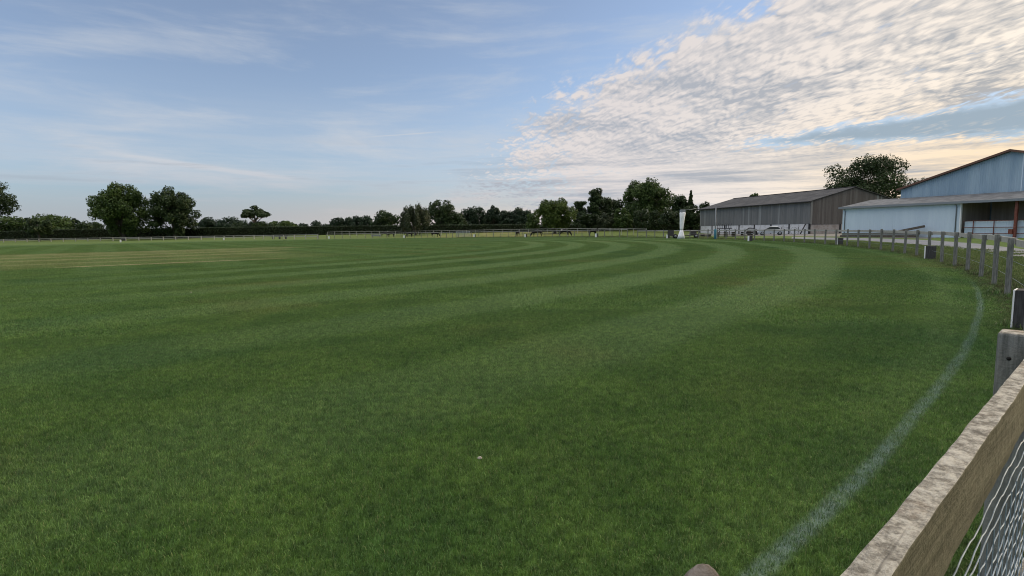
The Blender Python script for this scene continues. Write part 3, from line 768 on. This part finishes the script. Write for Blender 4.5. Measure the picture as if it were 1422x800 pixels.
# parked car behind the fence
def car():
    root = thing('parked_car', 'silver car parked beside the barn behind the fence', 'car', place(1071, 92), 2.75)
    prof = [(-2.1, .35), (-2.12, .72), (-1.95, .92), (-1.2, 1.0), (1.25, .98), (1.95, .80), (2.1, .6), (2.1, .34)]
    vs, fs = [], []; n = len(prof)
    for k, y in enumerate((-.86, -.80, .80, .86)):
        for x, z in prof: vs.append((x * (1 if k in (1, 2) else .985), y, z - (0 if k in (1, 2) else .03)))
    for k in range(3):
        for i in range(n): fs.append((k * n + i, k * n + (i + 1) % n, (k + 1) * n + (i + 1) % n, (k + 1) * n + i))
    fs += [tuple(range(n))[::-1], tuple(range(3 * n, 4 * n))]
    MB().add(vs, fs, .5, False).build('body', M_CARPAINT, root, .05)
    cab = [(-1.5, .97), (-1.0, 1.42), (.15, 1.46), (1.0, .97)]
    c = MB().prism([(x, -.68, z) for x, z in cab], (0, 1.36, 0)).build('cabin', M_GLASS, root, .05)
    MB().hexa([(-1.02, -.66, 1.415), (.2, -.66, 1.45), (.2, .66, 1.45), (-1.02, .66, 1.415), (-.95, -.6, 1.48), (.12, -.6, 1.50), (.12, .6, 1.50), (-.95, .6, 1.48)]).build('car_roof', M_WHITE, c, .02)
    for x in (-1.3, 1.35):
        for y in (-.80, .80):
            wq = MB().tube([(x, y - .1, .32), (x, y + .1, .32)], .32, 18).build('wheel', M_TYRE, root)
            MB().tube([(x, y + (.102 if y > 0 else -.112), .32), (x, y + (.112 if y > 0 else -.102), .32)], .2, 14).build('rim', M_STEELGREY, wq)
    for y in (-.6, .6): MB().box((2.08, y, .66), (.06, .3, .12)).build('headlight', M_WHITE, root)
car()
# implements and clutter along the barn
rk = thing('ring_implement', 'farm implement with round metal rings leaning against the white barn base', 'implement', place(1097, 95), .1)
for x in (-.75, .75):
    MB().tube([(x + .62 * math.cos(q), .0, .7 + .62 * math.sin(q)) for q in np.linspace(0, 2 * math.pi, 25)], .03, 5).build('ring', M_STEELGREY, rk)
MB().bar((-1.6, .06, .7), (1.7, .06, .72), .08, .08).build('beam', M_BLACK, rk)
for x in (-1.5, 1.6): MB().bar((x, .06, .04), (x, .06, 1.3), .07, .07).build('leg', M_BLACK, rk)
cu = thing('tined_cultivator', 'black cultivator frame with upright tines before the white barn base', 'implement', place(1006, 104), -.15)
MB().bar((-1.4, 0, 1.2), (1.4, 0, 1.25), .12, .12).build('beam', M_BLACK, cu)
for k in range(7): MB().tube([(-1.2 + k * .4, 0, 1.25), (-1.25 + k * .4, -.08, 1.8 + .1 * (k % 3)), (-1.1 + k * .4, -.2, 2.25)], [.06, .05, .03], 6).build('tine', M_BLACK, cu)
for x in (-.9, .9): MB().bar((x, 0, .02), (x, 0, 1.2), .12, .12).build('leg', M_BLACK, cu)
tk = thing('loader_arm', 'dark tractor loader frame parked against the barn between two posts', 'implement', place(1043, 100), .0)
MB().tube([(-1.1, 0, .5), (-.9, 0, .95), (-.3, 0, 1.25), (.5, 0, 1.2), (1.1, 0, .9)], [.07, .09, .10, .08, .06], 8).build('arm', M_BLACK, tk)
MB().box((.1, 0, .75), (1.6, .9, .6), 0, .5, .85).build('chassis', M_STEELGREY, tk, .05)
for x in (-.6, .8):
    MB().tube([(x, -.6, .45), (x, -.35, .45)], .45, 16).build('wheel', M_TYRE, tk)
def pallet(px, dep, lab, n, rz, L_=2.2):
    root = thing('pallet_stack', lab, 'pallets', place(px, dep), rz, 'pallet stacks beside the barn')
    for k in range(n):
        MB().box((0, 0, .11 + k * .30), (L_, 1.1, .06), random.uniform(-.04, .04), random.random()).build('deck', M_TIMBER, root)
        for x in (-.45, 0, .45): MB().box((x * L_, 0, .04 + k * .30 if k == 0 else k * .30 - .015), (.12, 1.05, .08 if k == 0 else .185), 0, random.random()).build('bearer', M_TIMBER, root)
pallet(1008, 84, 'brown pallet stack next to the blue padded pole', 3, .1, 3.)
pallet(1031, 86, 'brown pallet stack in front of the white barn base, beside the silver car', 3, -.1, 3.2)
pallet(976, 84, 'low dark pallet stack at the corner of the barn beside the white screen', 2, .2, 2.4)
# beams stored against the white shed wall
for k, (x0, x1, y, z, dz, lab) in enumerate([(.6, 9.6, -1.0, .14, 0, 'long dark beam lowest on the ground along the white shed wall'),
        (1.2, 9.2, -.7, .15, 0, 'long dark beam lying tight against the foot of the white shed wall'),
        (.8, 9.9, -.95, .42, .02, 'long grey beam lying on two others along the white shed wall'),
        (2.0, 10.4, -.7, .48, .05, 'pale edged plank topmost in the pile along the white shed wall'),
        (7.2, 10.3, -.82, .62, .62, 'short dark beam sticking up at a slant from the timber pile')]):
    o = MB().bar((x0, y, z), (x1, y, z + dz), .24, .24 if k != 3 else .12, .4).build('timber_beam', M_TIMBER if k != 2 else M_POST)
    o.location = SA; o.rotation_euler.z = math.atan2(sdv.y, sdv.x)
    tag(o, lab, 'beam', 'beams stored along the white shed')
tg = thing('water_trough', 'grey metal water trough on legs by the pale fence left of the drooping tree', 'trough', place(522, 163), .3)
MB().box((0, 0, .55), (2.8, .7, .5), 0, .5, 1.05).build('basin', M_STEELGREY, tg, .03)
for x in (-1.1, 1.1): MB().box((x, 0, .15), (.15, .6, .3)).build('leg', M_STEELGREY, tg)
gt = thing('field_gate', 'grey metal field gate of seven bars in the fence beyond the mown ring', 'gate', place(643, 136), -.35)
for z in np.linspace(.25, 1.4, 7): MB().tube([(-1.9, 0, z), (1.9, 0, z)], .03, 6).build('bar', M_GALV, gt)
for x in (-1.9, 0, 1.9): MB().tube([(x, -.05, .05), (x, -.05, 1.5)], .05, 6).build('upright', M_GALV, gt)
bn = thing('long_bench', 'long dark wooden bench on three legs before the low silvery fence', 'bench', place(388, 172), .1)
MB().box((0, 0, .92), (5.2, .7, .16)).build('seat', M_DARKWOOD, bn)
for x in (-1.9, 0, 1.9): MB().box((x, 0, .42), (.5, .5, .84), 0, .5, .8).build('leg', M_DARKWOOD, bn)
# stone and pebbles in the grass
def rock(name, lab, cat, loc, dims, seed, m):
    bm = bmesh.new(); bmesh.ops.create_icosphere(bm, subdivisions=3, radius=1.); rnd = np.random.default_rng(seed)
    ph = rnd.uniform(0, 6.28, (6, 3)); fr = rnd.uniform(1., 3., (6, 3))
    for v in bm.verts:
        d = sum(math.sin(fr[i] @ np.array(v.co) + ph[i, 0]) for i in range(6)) * .06
        v.co = Vector((v.co.x * dims[0], v.co.y * dims[1], max(-.25, v.co.z) * dims[2])) * (1 + d)
    me = bpy.data.meshes.new(name); bm.to_mesh(me); bm.free(); me.polygons.foreach_set('use_smooth', [True] * len(me.polygons)); me.materials.append(m)
    o = bpy.data.objects.new(name, me); COL.objects.link(o); o.location = loc; return tag(o, lab, cat)
rock('stone', 'rounded brown stone at the near end of the painted white line', 'stone', (.745, 2.03, .02), (.085, .08, .13), 4, M_STONE)
M_PEB = material('pale_pebble', color=(.36, .33, .27), rough=.85)
q = gp(659, 653); rock('pebble', 'small pale pebble alone in the middle of the mown grass', 'pebble', (q.x, q.y, .026), (.015, .012, .012), 5, M_PEB)
q = gp(259, 408); rock('ball', 'tiny pale ball lying far out on the open turf', 'ball', (q.x, q.y, .035), (.018, .018, .018), 6, M_PEB)

# ------------------------------------------------------------------ cattle
def cow_mesh(name, pts, edges, rad):
    me = bpy.data.meshes.new(name); me.from_pydata(pts, edges, [])
    o = bpy.data.objects.new(name, me); COL.objects.link(o)
    sk = o.modifiers.new('skin', 'SKIN'); sk.use_smooth_shade = True
    for i, r_ in enumerate(rad): me.skin_vertices[0].data[i].radius = r_ if isinstance(r_, tuple) else (r_, r_)
    me.skin_vertices[0].data[0].use_root = True
    o.modifiers.new('sub', 'SUBSURF').levels = 1
    dg = bpy.context.evaluated_depsgraph_get(); me2 = bpy.data.meshes.new_from_object(o.evaluated_get(dg)); me2.name = name
    bpy.data.objects.remove(o); return me2
def cow_points(grazing):
    P = [(-.75, 0, 1.12), (-.3, 0, 1.10), (.25, 0, 1.08), (.68, 0, 1.10)]; Rr = [(.24, .26), (.34, .33), (.35, .34), (.25, .28)]; E = [(0, 1), (1, 2), (2, 3)]
    def chain(st, pts, rad):
        prev = st
        for p, r_ in zip(pts, rad): P.append(p); Rr.append(r_); E.append((prev, len(P) - 1)); prev = len(P) - 1
        return prev
    if grazing: h = chain(3, [(.98, 0, .92), (1.22, 0, .55), (1.32, 0, .32), (1.40, 0, .14)], [.18, .14, .13, .085])
    else: h = chain(3, [(1.0, 0, 1.30), (1.22, 0, 1.48), (1.42, 0, 1.42), (1.60, 0, 1.30)], [.17, .14, .13, .085])
    hd = P[h - 1]
    for s_ in (-1, 1): chain(h - 2, [(P[h - 2][0] + .02, s_ * .2, P[h - 2][2] + .06)], [.04])
    for s_ in (-1, 1):
        chain(0, [(-.80, s_ * .19, .82), (-.72, s_ * .19, .58), (-.86, s_ * .19, .36), (-.80, s_ * .19, .10), (-.76, s_ * .19, .03)], [.17, .10, .07, .055, .07])
        chain(3, [(.66, s_ * .17, .80), (.70, s_ * .17, .46), (.68, s_ * .17, .12), (.71, s_ * .17, .03)], [.14, .075, .055, .07])
    chain(0, [(-1.0, 0, 1.10), (-1.06, 0, .75), (-1.04, 0, .5)], [.05, .03, .05])
    return P, E, Rr
COW_G = cow_mesh('cow_grazing', *cow_points(True)); COW_S = cow_mesh('cow_standing', *cow_points(False))
COW_GP = COW_G.copy(); COW_G.materials.append(M_COW); COW_S.materials.append(M_COW); COW_GP.materials.append(M_COWPATCH)
for (px, dep, me, rz, sc_, lab) in [(534, 165, COW_S, 0.3, 1., 'black cow standing end on in front of the hedge beside the trough'),
        (543, 162, COW_G, 3.0, 1., 'black cow grazing close behind another near the grey trough'),
        (568, 158, COW_S, 2.9, 1., 'black cow standing sideways just behind the white marker under the drooping tree'),
        (604, 150, COW_G, .2, 1., 'black cow grazing on the gate side of the drooping tree'),
        (719, 133, COW_S, 1.3, .95, 'small dark cow standing end on by itself on the dry yellow grass'),
        (746, 124, COW_G, 3.1, 1.12, 'black cow grazing with lowered head below the lit green tree'),
        (783.5, 118, COW_GP, -.25, 1.2, 'black and white cow grazing below the lit edge of the green tree'),
        (823, 121, COW_S, .4, 1., 'dark cow standing before the shrubs near the small white marker')]:
    o = bpy.data.objects.new('cow', me); COL.objects.link(o); o.location = place(px, dep); o.rotation_euler.z = rz; o.scale = (sc_,) * 3
    tag(o, lab, 'cow', 'cattle grazing behind the fence')

# ------------------------------------------------------------------ trees, shrubs and hedges
def leaf_material(name, c0, c1, c2=None, trans=.25):
    m = bpy.data.materials.new(name); m.use_nodes = True; t = m.node_tree; b = t.nodes['Principled BSDF']
    a = attr(t, 'tint'); c = mixc(t, a, c0, c1)
    if c2: c = mixc(t, a.smooth(.90, .94), c, c2)
    link(t, c, b.inputs['Base Color']); b.inputs['Roughness'].default_value = .55; b.inputs['Specular IOR Level'].default_value = .25
    tr = t.nodes.new('ShaderNodeBsdfTranslucent'); link(t, c, tr.inputs['Color'])
    mx = t.nodes.new('ShaderNodeMixShader'); mx.inputs[0].default_value = trans
    t.links.new(b.outputs[0], mx.inputs[1]); t.links.new(tr.outputs[0], mx.inputs[2]); t.links.new(mx.outputs[0], t.nodes['Material Output'].inputs['Surface'])
    return m
L_DARK = leaf_material('dark_leaves', (.016, .032, .011), (.044, .074, .022))
L_BLUE = leaf_material('blue_green_leaves', (.015, .031, .017), (.036, .064, .033))
L_MID = leaf_material('green_leaves', (.026, .053, .013), (.078, .125, .028))
L_LIGHT = leaf_material('light_green_leaves', (.036, .066, .011), (.090, .130, .024))
L_GREY = leaf_material('grey_green_leaves', (.030, .044, .022), (.075, .092, .046))
L_BLOSSOM = leaf_material('blossoming_leaves', (.024, .042, .016), (.055, .080, .030), (.46, .48, .40))
L_HEDGE = leaf_material('hedge_leaves', (.016, .030, .011), (.042, .064, .022))
M_BARK = material('bark', lambda t: mixc(t, noise(t, mapping(t, objco(t), (6, 6, 1)), 3., 4, .6).smooth(.35, .65), (.05, .042, .034), (.12, .105, .09)), rough=.95)

def leaf_quads(C, Nn, s, r, asp=.62):
    """Rhombic leaf sprays at centres C facing roughly Nn."""
    n = len(C); d = Nn + r.normal(0, .75, (n, 3)); d /= np.linalg.norm(d, axis=1, keepdims=True) + 1e-9
    u_ = np.cross(d, r.normal(0, 1, (n, 3))); u_ /= np.linalg.norm(u_, axis=1, keepdims=True) + 1e-9
    v_ = np.cross(d, u_); s = (s * r.uniform(.55, 1.3, n))[:, None]
    Q = np.stack([C + u_ * s, C + v_ * s * asp, C - u_ * s * .9 + d * s * .15, C - v_ * s * asp], 1)
    return Q.reshape(-1, 3)
def lobes_for(kind, r, rx, ry, z0, z1):
    """Centres and radii of the leaf clumps of a crown."""
    h = z1 - z0; zc = (z0 + z1) / 2; out_ = []
    if kind in ('oak', 'round', 'lit'):
        n = 70 if kind == 'oak' else 44; order = r.permutation(n)
        for i in range(n):
            ga = 2.39996 * order[i] + r.normal(0, .3); uz = 1 - 2 * (order[i] + .5) / n; hr = math.sqrt(max(0, 1 - uz * uz))
            d = np.array([math.cos(ga) * hr, math.sin(ga) * hr, uz]) + r.normal(0, .12, 3); d /= (np.abs(d) ** 2.5).sum() ** .4; q = r.uniform(.52, .77) if i > n // 4 else r.uniform(0, .45)
            rad = r.uniform(.15, .27) if kind == 'oak' else r.uniform(.20, .32)
            if d[2] > .2: q *= 1 - .10 * r.uniform(0, 1)
            out_.append(((d[0] * q * rx, d[1] * q * ry, zc + d[2] * q * h / 2), (rad * rx, rad * ry, rad * h * .46)))
    elif kind == 'airy':
        for i in range(26):
            a = r.uniform(0, 6.28); q = math.sqrt(r.uniform(0, 1)) * .84
            z = z0 + h * (.30 + .58 * (1 - q ** 2) * r.uniform(.55, 1.)); rad = r.uniform(.16, .26)
            out_.append(((math.cos(a) * q * rx, math.sin(a) * q * ry, z), (rad * rx, rad * ry, rad * h * .42)))
    elif kind == 'pine':
        for i in range(52):
            a = r.uniform(0, 6.28); z = z0 + h * r.uniform(.0, .95); f = .35 + .65 * (1 - (z - z0) / h) ** .6; q = r.uniform(.2, .8) * f
            out_.append(((math.cos(a) * q * rx, math.sin(a) * q * ry, z), (r.uniform(.2, .36) * rx, r.uniform(.2, .36) * ry, r.uniform(.05, .10) * h)))
    elif kind == 'spire':
        for i in range(24):
            f = i / 23; z = z0 + h * f; q = (1 - f) * .62; a = i * 2.4
            out_.append(((math.cos(a) * q * rx, math.sin(a) * q * ry, z), ((.42 * (1 - f) + .10) * rx, (.42 * (1 - f) + .10) * ry, .07 * h)))
    elif kind == 'droop':
        for i in range(40):
            a = r.uniform(0, 6.28); q = math.sqrt(r.uniform(.05, 1)) * .84; z = z0 + h * (.5 + .38 * (1 - q ** 2)) - r.uniform(0, .30) * h
            out_.append(((math.cos(a) * q * rx, math.sin(a) * q * ry, z), (r.uniform(.14, .24) * rx, r.uniform(.14, .24) * ry, r.uniform(.15, .28) * h)))
    else:                                                          # shrub: clumps down to the ground
        for i in range(34):
            a = r.uniform(0, 6.28); q = math.sqrt(r.uniform(0, 1)) * .80; z = z0 + h * r.uniform(.12, .88) * (1 - .55 * q ** 3)
            rad = r.uniform(.18, .30)
            out_.append(((math.cos(a) * q * rx, math.sin(a) * q * ry, z), (rad * rx, rad * ry, rad * h * .5)))
    return out_
def crown_mesh(kind, seed, rx, ry, z0, z1, leaf, count, m):
    r = np.random.default_rng(seed); lb = lobes_for(kind, r, rx, ry, z0, z1); C, N_, T = [], [], []
    wgt = np.array([(b[0] * b[1] * b[2]) ** .6 for _, b in lb]); wgt /= wgt.sum()
    for (c, rad), w_ in zip(lb, wgt):
        n = max(12, int(count * w_)); d = r.normal(0, 1, (n, 3)); d /= np.linalg.norm(d, axis=1, keepdims=True)
        q = r.uniform(.25, 1., n) ** .45; jit = 1 + .25 * np.sin(d[:, :1] * 5 + c[0]) * np.cos(d[:, 1:2] * 4 + c[2])
        C.append(np.array(c) + d * q[:, None] * np.array(rad) * jit); N_.append(d + np.array([0, 0, .35]))
        T.append(np.clip(r.normal(r.uniform(.25, .75), .2, n), 0, 1))
    C = np.concatenate(C); N_ = np.concatenate(N_); T = np.concatenate(T)
    C[:, 2] = np.maximum(C[:, 2], .05)
    Q = leaf_quads(C, N_, leaf, r)
    return mesh_np('crown', Q, np.arange(len(Q)), 4, m, T), lb
def tree(name, label, px, top, wpx, bot, depth, kind, m, group=None, trunk=True, seed=None, cat='tree', dens=1.):
    """px, wpx, top and bot come from the survey of the photographed skyline; everything is built in metres."""
    if kind == 'round' and wpx < 100: wpx *= 1.3; bot = max(bot, 330)
    s_ = depth / F_PX; seed = seed or int(px * 7 + top * 3)
    loc = at(px, depth); ztop = ht(px, top, depth); z0 = max(0., ht(px, bot, depth)); rx = wpx / 2 * s_; r = random.Random(seed)
    root = thing(name, label, cat, loc, r.uniform(0, 6.28), group)
    leaf = max(.10, 1.4 * s_); area = (wpx * (bot - top))
    count = int(min(26000, max(1200, area * 3.0 * dens)))
    me, lb = crown_mesh(kind, seed, rx, rx * .9, z0, ztop, leaf, count, m)
    o = bpy.data.objects.new('crown', me); COL.objects.link(o); o.parent = root
    if trunk:
        mb = MB(); H_ = ztop; tr_ = max(.12, rx * .075)
        zt = z0 + (ztop - z0) * (.62 if kind != 'spire' else .95)
        pth = [(0, 0, -.2), (.05 * rx * .3, 0, z0 * .5 + .1), (.02 * rx, .02 * rx, z0 + (zt - z0) * .4), (.0, .04 * rx, zt)]
        mb.tube(pth, [tr_ * 1.25, tr_, tr_ * .75, tr_ * .25], 8)
        if kind not in ('spire',):
            for c, rad in r.sample(lb, min(9, len(lb))):
                zb = z0 + (zt - z0) * r.uniform(-.05, .5); zb = max(.3, min(zb, c[2] - .1)); k = tr_ * r.uniform(.3, .5)
                mb.tube([(0, 0, zb), (c[0] * .45, c[1] * .45, (zb + c[2]) / 2 + .1), c], [k, k * .7, k * .25], 5)
        mb.build('trunk', M_BARK, root)
    return root
G_L = 'trees rising behind the long hedge'; G_S = 'shrubs and trees on the bank beside the barn'
T = tree
# --- far left group
T('oak_tree', 'half seen oak cut by the left picture edge, high dark ragged crown', -28, 244, 96, 312, 190, 'oak', L_DARK, G_L)
T('oak_tree', 'broad oak with golden green edge, biggest and fullest of the crowns on the left', 172, 250, 86, 337, 214, 'oak', L_MID, G_L, dens=1.3)
T('oak_tree', 'dark ragged oak just touching the broader golden edged oak', 243, 258, 70, 338, 219, 'oak', L_DARK, G_L, dens=1.2)
T('tree', 'low rounded dark green tree beneath the cut off oak', 18, 300, 74, 332, 262, 'round', L_MID, G_L)
T('tree', 'low dark tree between the cut off oak and the broad round hilltop tree', 52, 301, 56, 332, 268, 'round', L_DARK, G_L)
T('tree', 'wide low dome shaped tree sloping down towards the little airy tree', 76, 297, 66, 332, 272, 'round', L_MID, G_L)
T('bush', 'dark bush standing in front of the long hedge near its left end', 54, 301, 34, 329, 225, 'shrub', L_DARK, None, True, cat='bush')
T('tree', 'little airy tree with sky showing through, by itself left of the broad oak', 105, 302, 21, 322, 280, 'airy', L_BLUE, G_L, dens=.75)
T('tree', 'small dark tree tucked against the left flank of the broad oak', 126, 305, 32, 325, 275, 'round', L_DARK, G_L)
T('tree', 'small rounded bluish tree just right of the dark ragged oak', 288, 299, 26, 325, 285, 'round', L_BLUE, G_L)
T('tree', 'low bluish tree between the ragged oak and the flat topped airy tree', 306, 303, 26, 325, 290, 'round', L_BLUE, G_L)
T('tree', 'wide low tree at the left foot of the flat topped airy tree', 326, 301, 40, 325, 282, 'round', L_BLUE, G_L)
T('tree', 'flat topped airy tree standing clear above the hedge on a bare stem', 356, 285, 46, 313, 260, 'airy', L_DARK, G_L, dens=1.0)
T('tree', 'dark tree closing in below the crown of the flat topped airy tree', 356, 304, 50, 326, 262, 'round', L_DARK, G_L)
T('tree', 'low sloping tree on the right of the flat topped airy tree', 391, 304, 40, 325, 275, 'round', L_MID, G_L)
T('tree', 'low tapering tree at the start of the lowest gap in the skyline', 407, 309, 26, 325, 285, 'round', L_BLUE, G_L)
T('tree', 'tiny distant round tree, left one of two in the lowest gap', 422, 308, 13, 322, 330, 'round', L_BLUE, G_L)
T('tree', 'tiny distant round tree, right one of two in the lowest gap', 439, 305, 15, 322, 330, 'round', L_BLUE, G_L)
T('tree', 'faint low tree line tree barely above the hedge in the skyline gap', 452, 310, 24, 322, 335, 'round', L_BLUE, G_L)
T('tree', 'dark tree at the left end of a close row of four', 470, 300, 22, 324, 255, 'round', L_BLUE, G_L)
T('tree', 'small dark tree second in a close row of four', 485, 299, 20, 324, 258, 'round', L_BLUE, G_L)
T('tree', 'taller dark tree third in a close row of four', 504, 296, 27, 324, 252, 'round', L_BLUE, G_L)
T('tree', 'rounded dome tree alone between the row of four and the drooping tree', 537, 291, 35, 324, 240, 'round', L_DARK, G_L)
T('weeping_tree', 'grey green drooping tree standing in front of the hedge', 577, 285, 48, 329, 170, 'droop', L_GREY, None, dens=1.6)
T('tree', 'tall dark tree with sky holes in its top, right behind the drooping tree', 613, 273, 50, 322, 215, 'oak', L_DARK, G_L, dens=.9)
T('tree', 'shorter dark tree on the right shoulder of the tree with sky holes', 634, 293, 28, 320, 212, 'round', L_DARK, G_L)
T('tree', 'dark rounded tree, first of a bluish row left of the lit green tree', 658, 284, 32, 320, 225, 'round', L_BLUE, G_L)
T('tree', 'airy topped bluish tree in the middle of the row left of the lit green tree', 686, 282, 27, 320, 230, 'airy', L_BLUE, G_L, dens=1.2)
T('tree', 'dark low tree filling in behind the airy topped bluish tree', 684, 292, 34, 320, 236, 'round', L_BLUE, G_L)
T('tree', 'low bluish tree between the airy topped tree and the lit green tree', 706, 290, 30, 320, 232, 'round', L_BLUE, G_L)
T('tree', 'bluish tree directly left of the lit green tree', 727, 286, 32, 320, 228, 'round', L_BLUE, G_L)
T('tree', 'lit yellow green tree with a full fan shaped crown behind the cattle', 771, 270, 64, 325, 142, 'lit', L_LIGHT, None, dens=1.5)
T('bush', 'dull green bush against the left side of the lit green tree', 741, 294, 26, 320, 150, 'shrub', L_MID, G_S, False, cat='bush')
# --- centre group
T('tree', 'dark thin crowned tree just right of the lit green tree', 806, 280, 34, 320, 170, 'pine', L_DARK, G_S, dens=1.5)
T('pine_tree', 'tall clumpy pine with flat tufts at its top', 828, 262, 34, 318, 168, 'pine', L_DARK, G_S, dens=1.5)
T('tree', 'dark tree filling the space between the clumpy pine and the largest crown', 848, 272, 34, 318, 172, 'round', L_DARK, G_S, dens=1.2)
T('tree', 'largest and tallest crown in the middle, broad dark tree above the shrubs', 897, 241, 84, 322, 165, 'oak', L_MID, G_S, dens=1.1)
T('tree', 'dark understorey tree below the right side of the largest middle crown', 917, 270, 44, 318, 170, 'round', L_DARK, G_S)
T('shrub', 'dark bush at the foot of the clumpy pine', 822, 293, 40, 319, 150, 'shrub', L_DARK, G_S, False, cat='shrub', dens=1.2)
T('shrub', 'mid green shrub at the left foot of the largest crown', 843, 292, 34, 319, 146, 'shrub', L_GREY, G_S, False, cat='shrub', dens=1.2)
T('shrub', 'round bright green shrub between two duller ones below the largest crown', 864, 288, 30, 319, 143, 'shrub', L_MID, G_S, False, cat='shrub', dens=1.3)
T('shrub', 'small round shrub covered in pale blossom', 891, 288, 25, 318, 138, 'shrub', L_BLOSSOM, G_S, False, cat='shrub', dens=1.5)
T('shrub', 'narrow dark shrub between the two blossoming shrubs', 909, 290, 22, 319, 142, 'shrub', L_DARK, G_S, False, cat='shrub', dens=1.3)
T('shrub', 'wider shrub speckled with blossom next to the tall white screen', 929, 286, 37, 318, 136, 'shrub', L_BLOSSOM, G_S, False, cat='shrub', dens=1.4)
T('tree', 'dark upright tree behind the top of the white screen', 945, 267, 24, 318, 160, 'round', L_DARK, G_S, dens=1.2)
T('conifer', 'slim spiky conifer poking up beside the barn roof end', 958.5, 268, 20, 318, 158, 'spire', L_DARK, G_S, cat='conifer', dens=2.)
T('shrub', 'tall dark shrub filling the gap between white screen and barn', 962, 284, 34, 319, 148, 'shrub', L_DARK, G_S, False, cat='shrub', dens=1.4)
T('tree', 'small dark tree top peeping over the barn roof end', 978, 279, 20, 318, 165, 'round', L_DARK, G_S)
# --- behind the farm
T('tree', 'little tree crown peeping over the barn ridge', 1047, 263, 22, 300, 175, 'airy', L_MID, None)
T('tree', 'low dark treetops just showing above the middle of the barn ridge', 1102, 268, 40, 300, 185, 'round', L_DARK, None)
T('oak_tree', 'big dark oak towering behind the barn gable', 1192, 212, 126, 312, 158, 'round', L_DARK, None, dens=2.2, seed=78)
T('tree', 'dark treetop just showing over the left roof slope of the tall hall', 1281, 244, 34, 290, 150, 'round', L_DARK, None)

def hedge(name, label, pts, tops, thick, dens, m=L_HEDGE, seed=1):
    """A clipped hedge: leaf sprays on the faces of a box that follows a path, over a twiggy core."""
    r = np.random.default_rng(seed); P = [np.array(p)[:2] for p in pts]; C, N_, T_ = [], [], []; core = MB()
    root = thing(name, label, 'hedge', tuple(pts[0]))
    for (a, b, ha, hb) in zip(P[:-1], P[1:], tops[:-1], tops[1:]):
        L_ = np.linalg.norm(b - a); d = (b - a) / L_; n = np.array([d[1], -d[0]])
        for face in ('front', 'top', 'back'):
            k = int(L_ * (thick if face == 'top' else (ha + hb) / 2) * dens * (1 if face != 'back' else .25)); f = r.uniform(0, 1, k); hh = ha + (hb - ha) * f
            base = a + np.outer(f, b - a)
            if face == 'top':
                y = r.uniform(-.5, .5, k) * thick; z = hh + r.normal(0, .06, k); nr = np.c_[np.zeros((k, 2)), np.ones(k) * 2.]
            else:
                sg = 1 if face == 'front' else -1
                y = sg * (thick / 2 + r.normal(0, .10, k)); z = r.uniform(0.02, 1., k) * hh; nr = np.c_[np.tile(n * sg, (k, 1)), np.zeros(k)]
            C.append(np.c_[base + n * np.reshape(y, (-1, 1)), z]); N_.append(nr); T_.append(np.clip(r.normal(.45, .25, k) + .25 * np.sin(f * L_ * .9) * np.sin(f * L_ * .23), 0, 1))
        o3 = [(p[0] + n[0] * s * (thick / 2 - .25) - pts[0][0], p[1] + n[1] * s * (thick / 2 - .25) - pts[0][1]) for p in (a, b) for s in (1, -1)]
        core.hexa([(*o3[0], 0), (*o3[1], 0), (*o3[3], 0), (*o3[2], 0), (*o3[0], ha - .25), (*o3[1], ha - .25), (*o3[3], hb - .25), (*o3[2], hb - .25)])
    C = np.concatenate(C) - np.array([pts[0][0], pts[0][1], 0]); Q = leaf_quads(C, np.concatenate(N_), .24, r)
    me = mesh_np('foliage', Q, np.arange(len(Q)), 4, m, np.concatenate(T_)); o = bpy.data.objects.new('foliage', me); COL.objects.link(o); o.parent = root
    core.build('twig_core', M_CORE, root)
    return root
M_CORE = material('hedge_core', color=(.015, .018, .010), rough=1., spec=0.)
hp = [(-90, 248, 323.5), (0, 240, 322), (60, 236, 319.6), (100, 234, 318.6), (200, 230, 317.4), (300, 226, 316.2), (420, 214, 314.6), (500, 205, 313.9), (594, 194, 312.9)]
hedge('hedge', 'long clipped dark hedge with a level top running along the left half of the skyline', [at(a, b) for a, b, c in hp], [ht(a, c, b) for a, b, c in hp], 3., 9.)
hp = [(575, 191, 313.), (640, 184, 312.4), (700, 178, 311.9), (768, 172, 311.2)]
hedge('hedge', 'shorter clipped hedge between the drooping tree and the lit green tree', [at(a, b) for a, b, c in hp], [ht(a, c, b) for a, b, c in hp], 3., 10., seed=2)
hp = [(752, 165, 314.), (820, 158, 310.), (900, 152, 308.), (972, 150, 306)]
hedge('hedge', 'dark unclipped hedge along the bank below the shrubs', [at(a, b) for a, b, c in hp], [ht(a, c, b) for a, b, c in hp], 3.5, 10., m=L_DARK, seed=3)
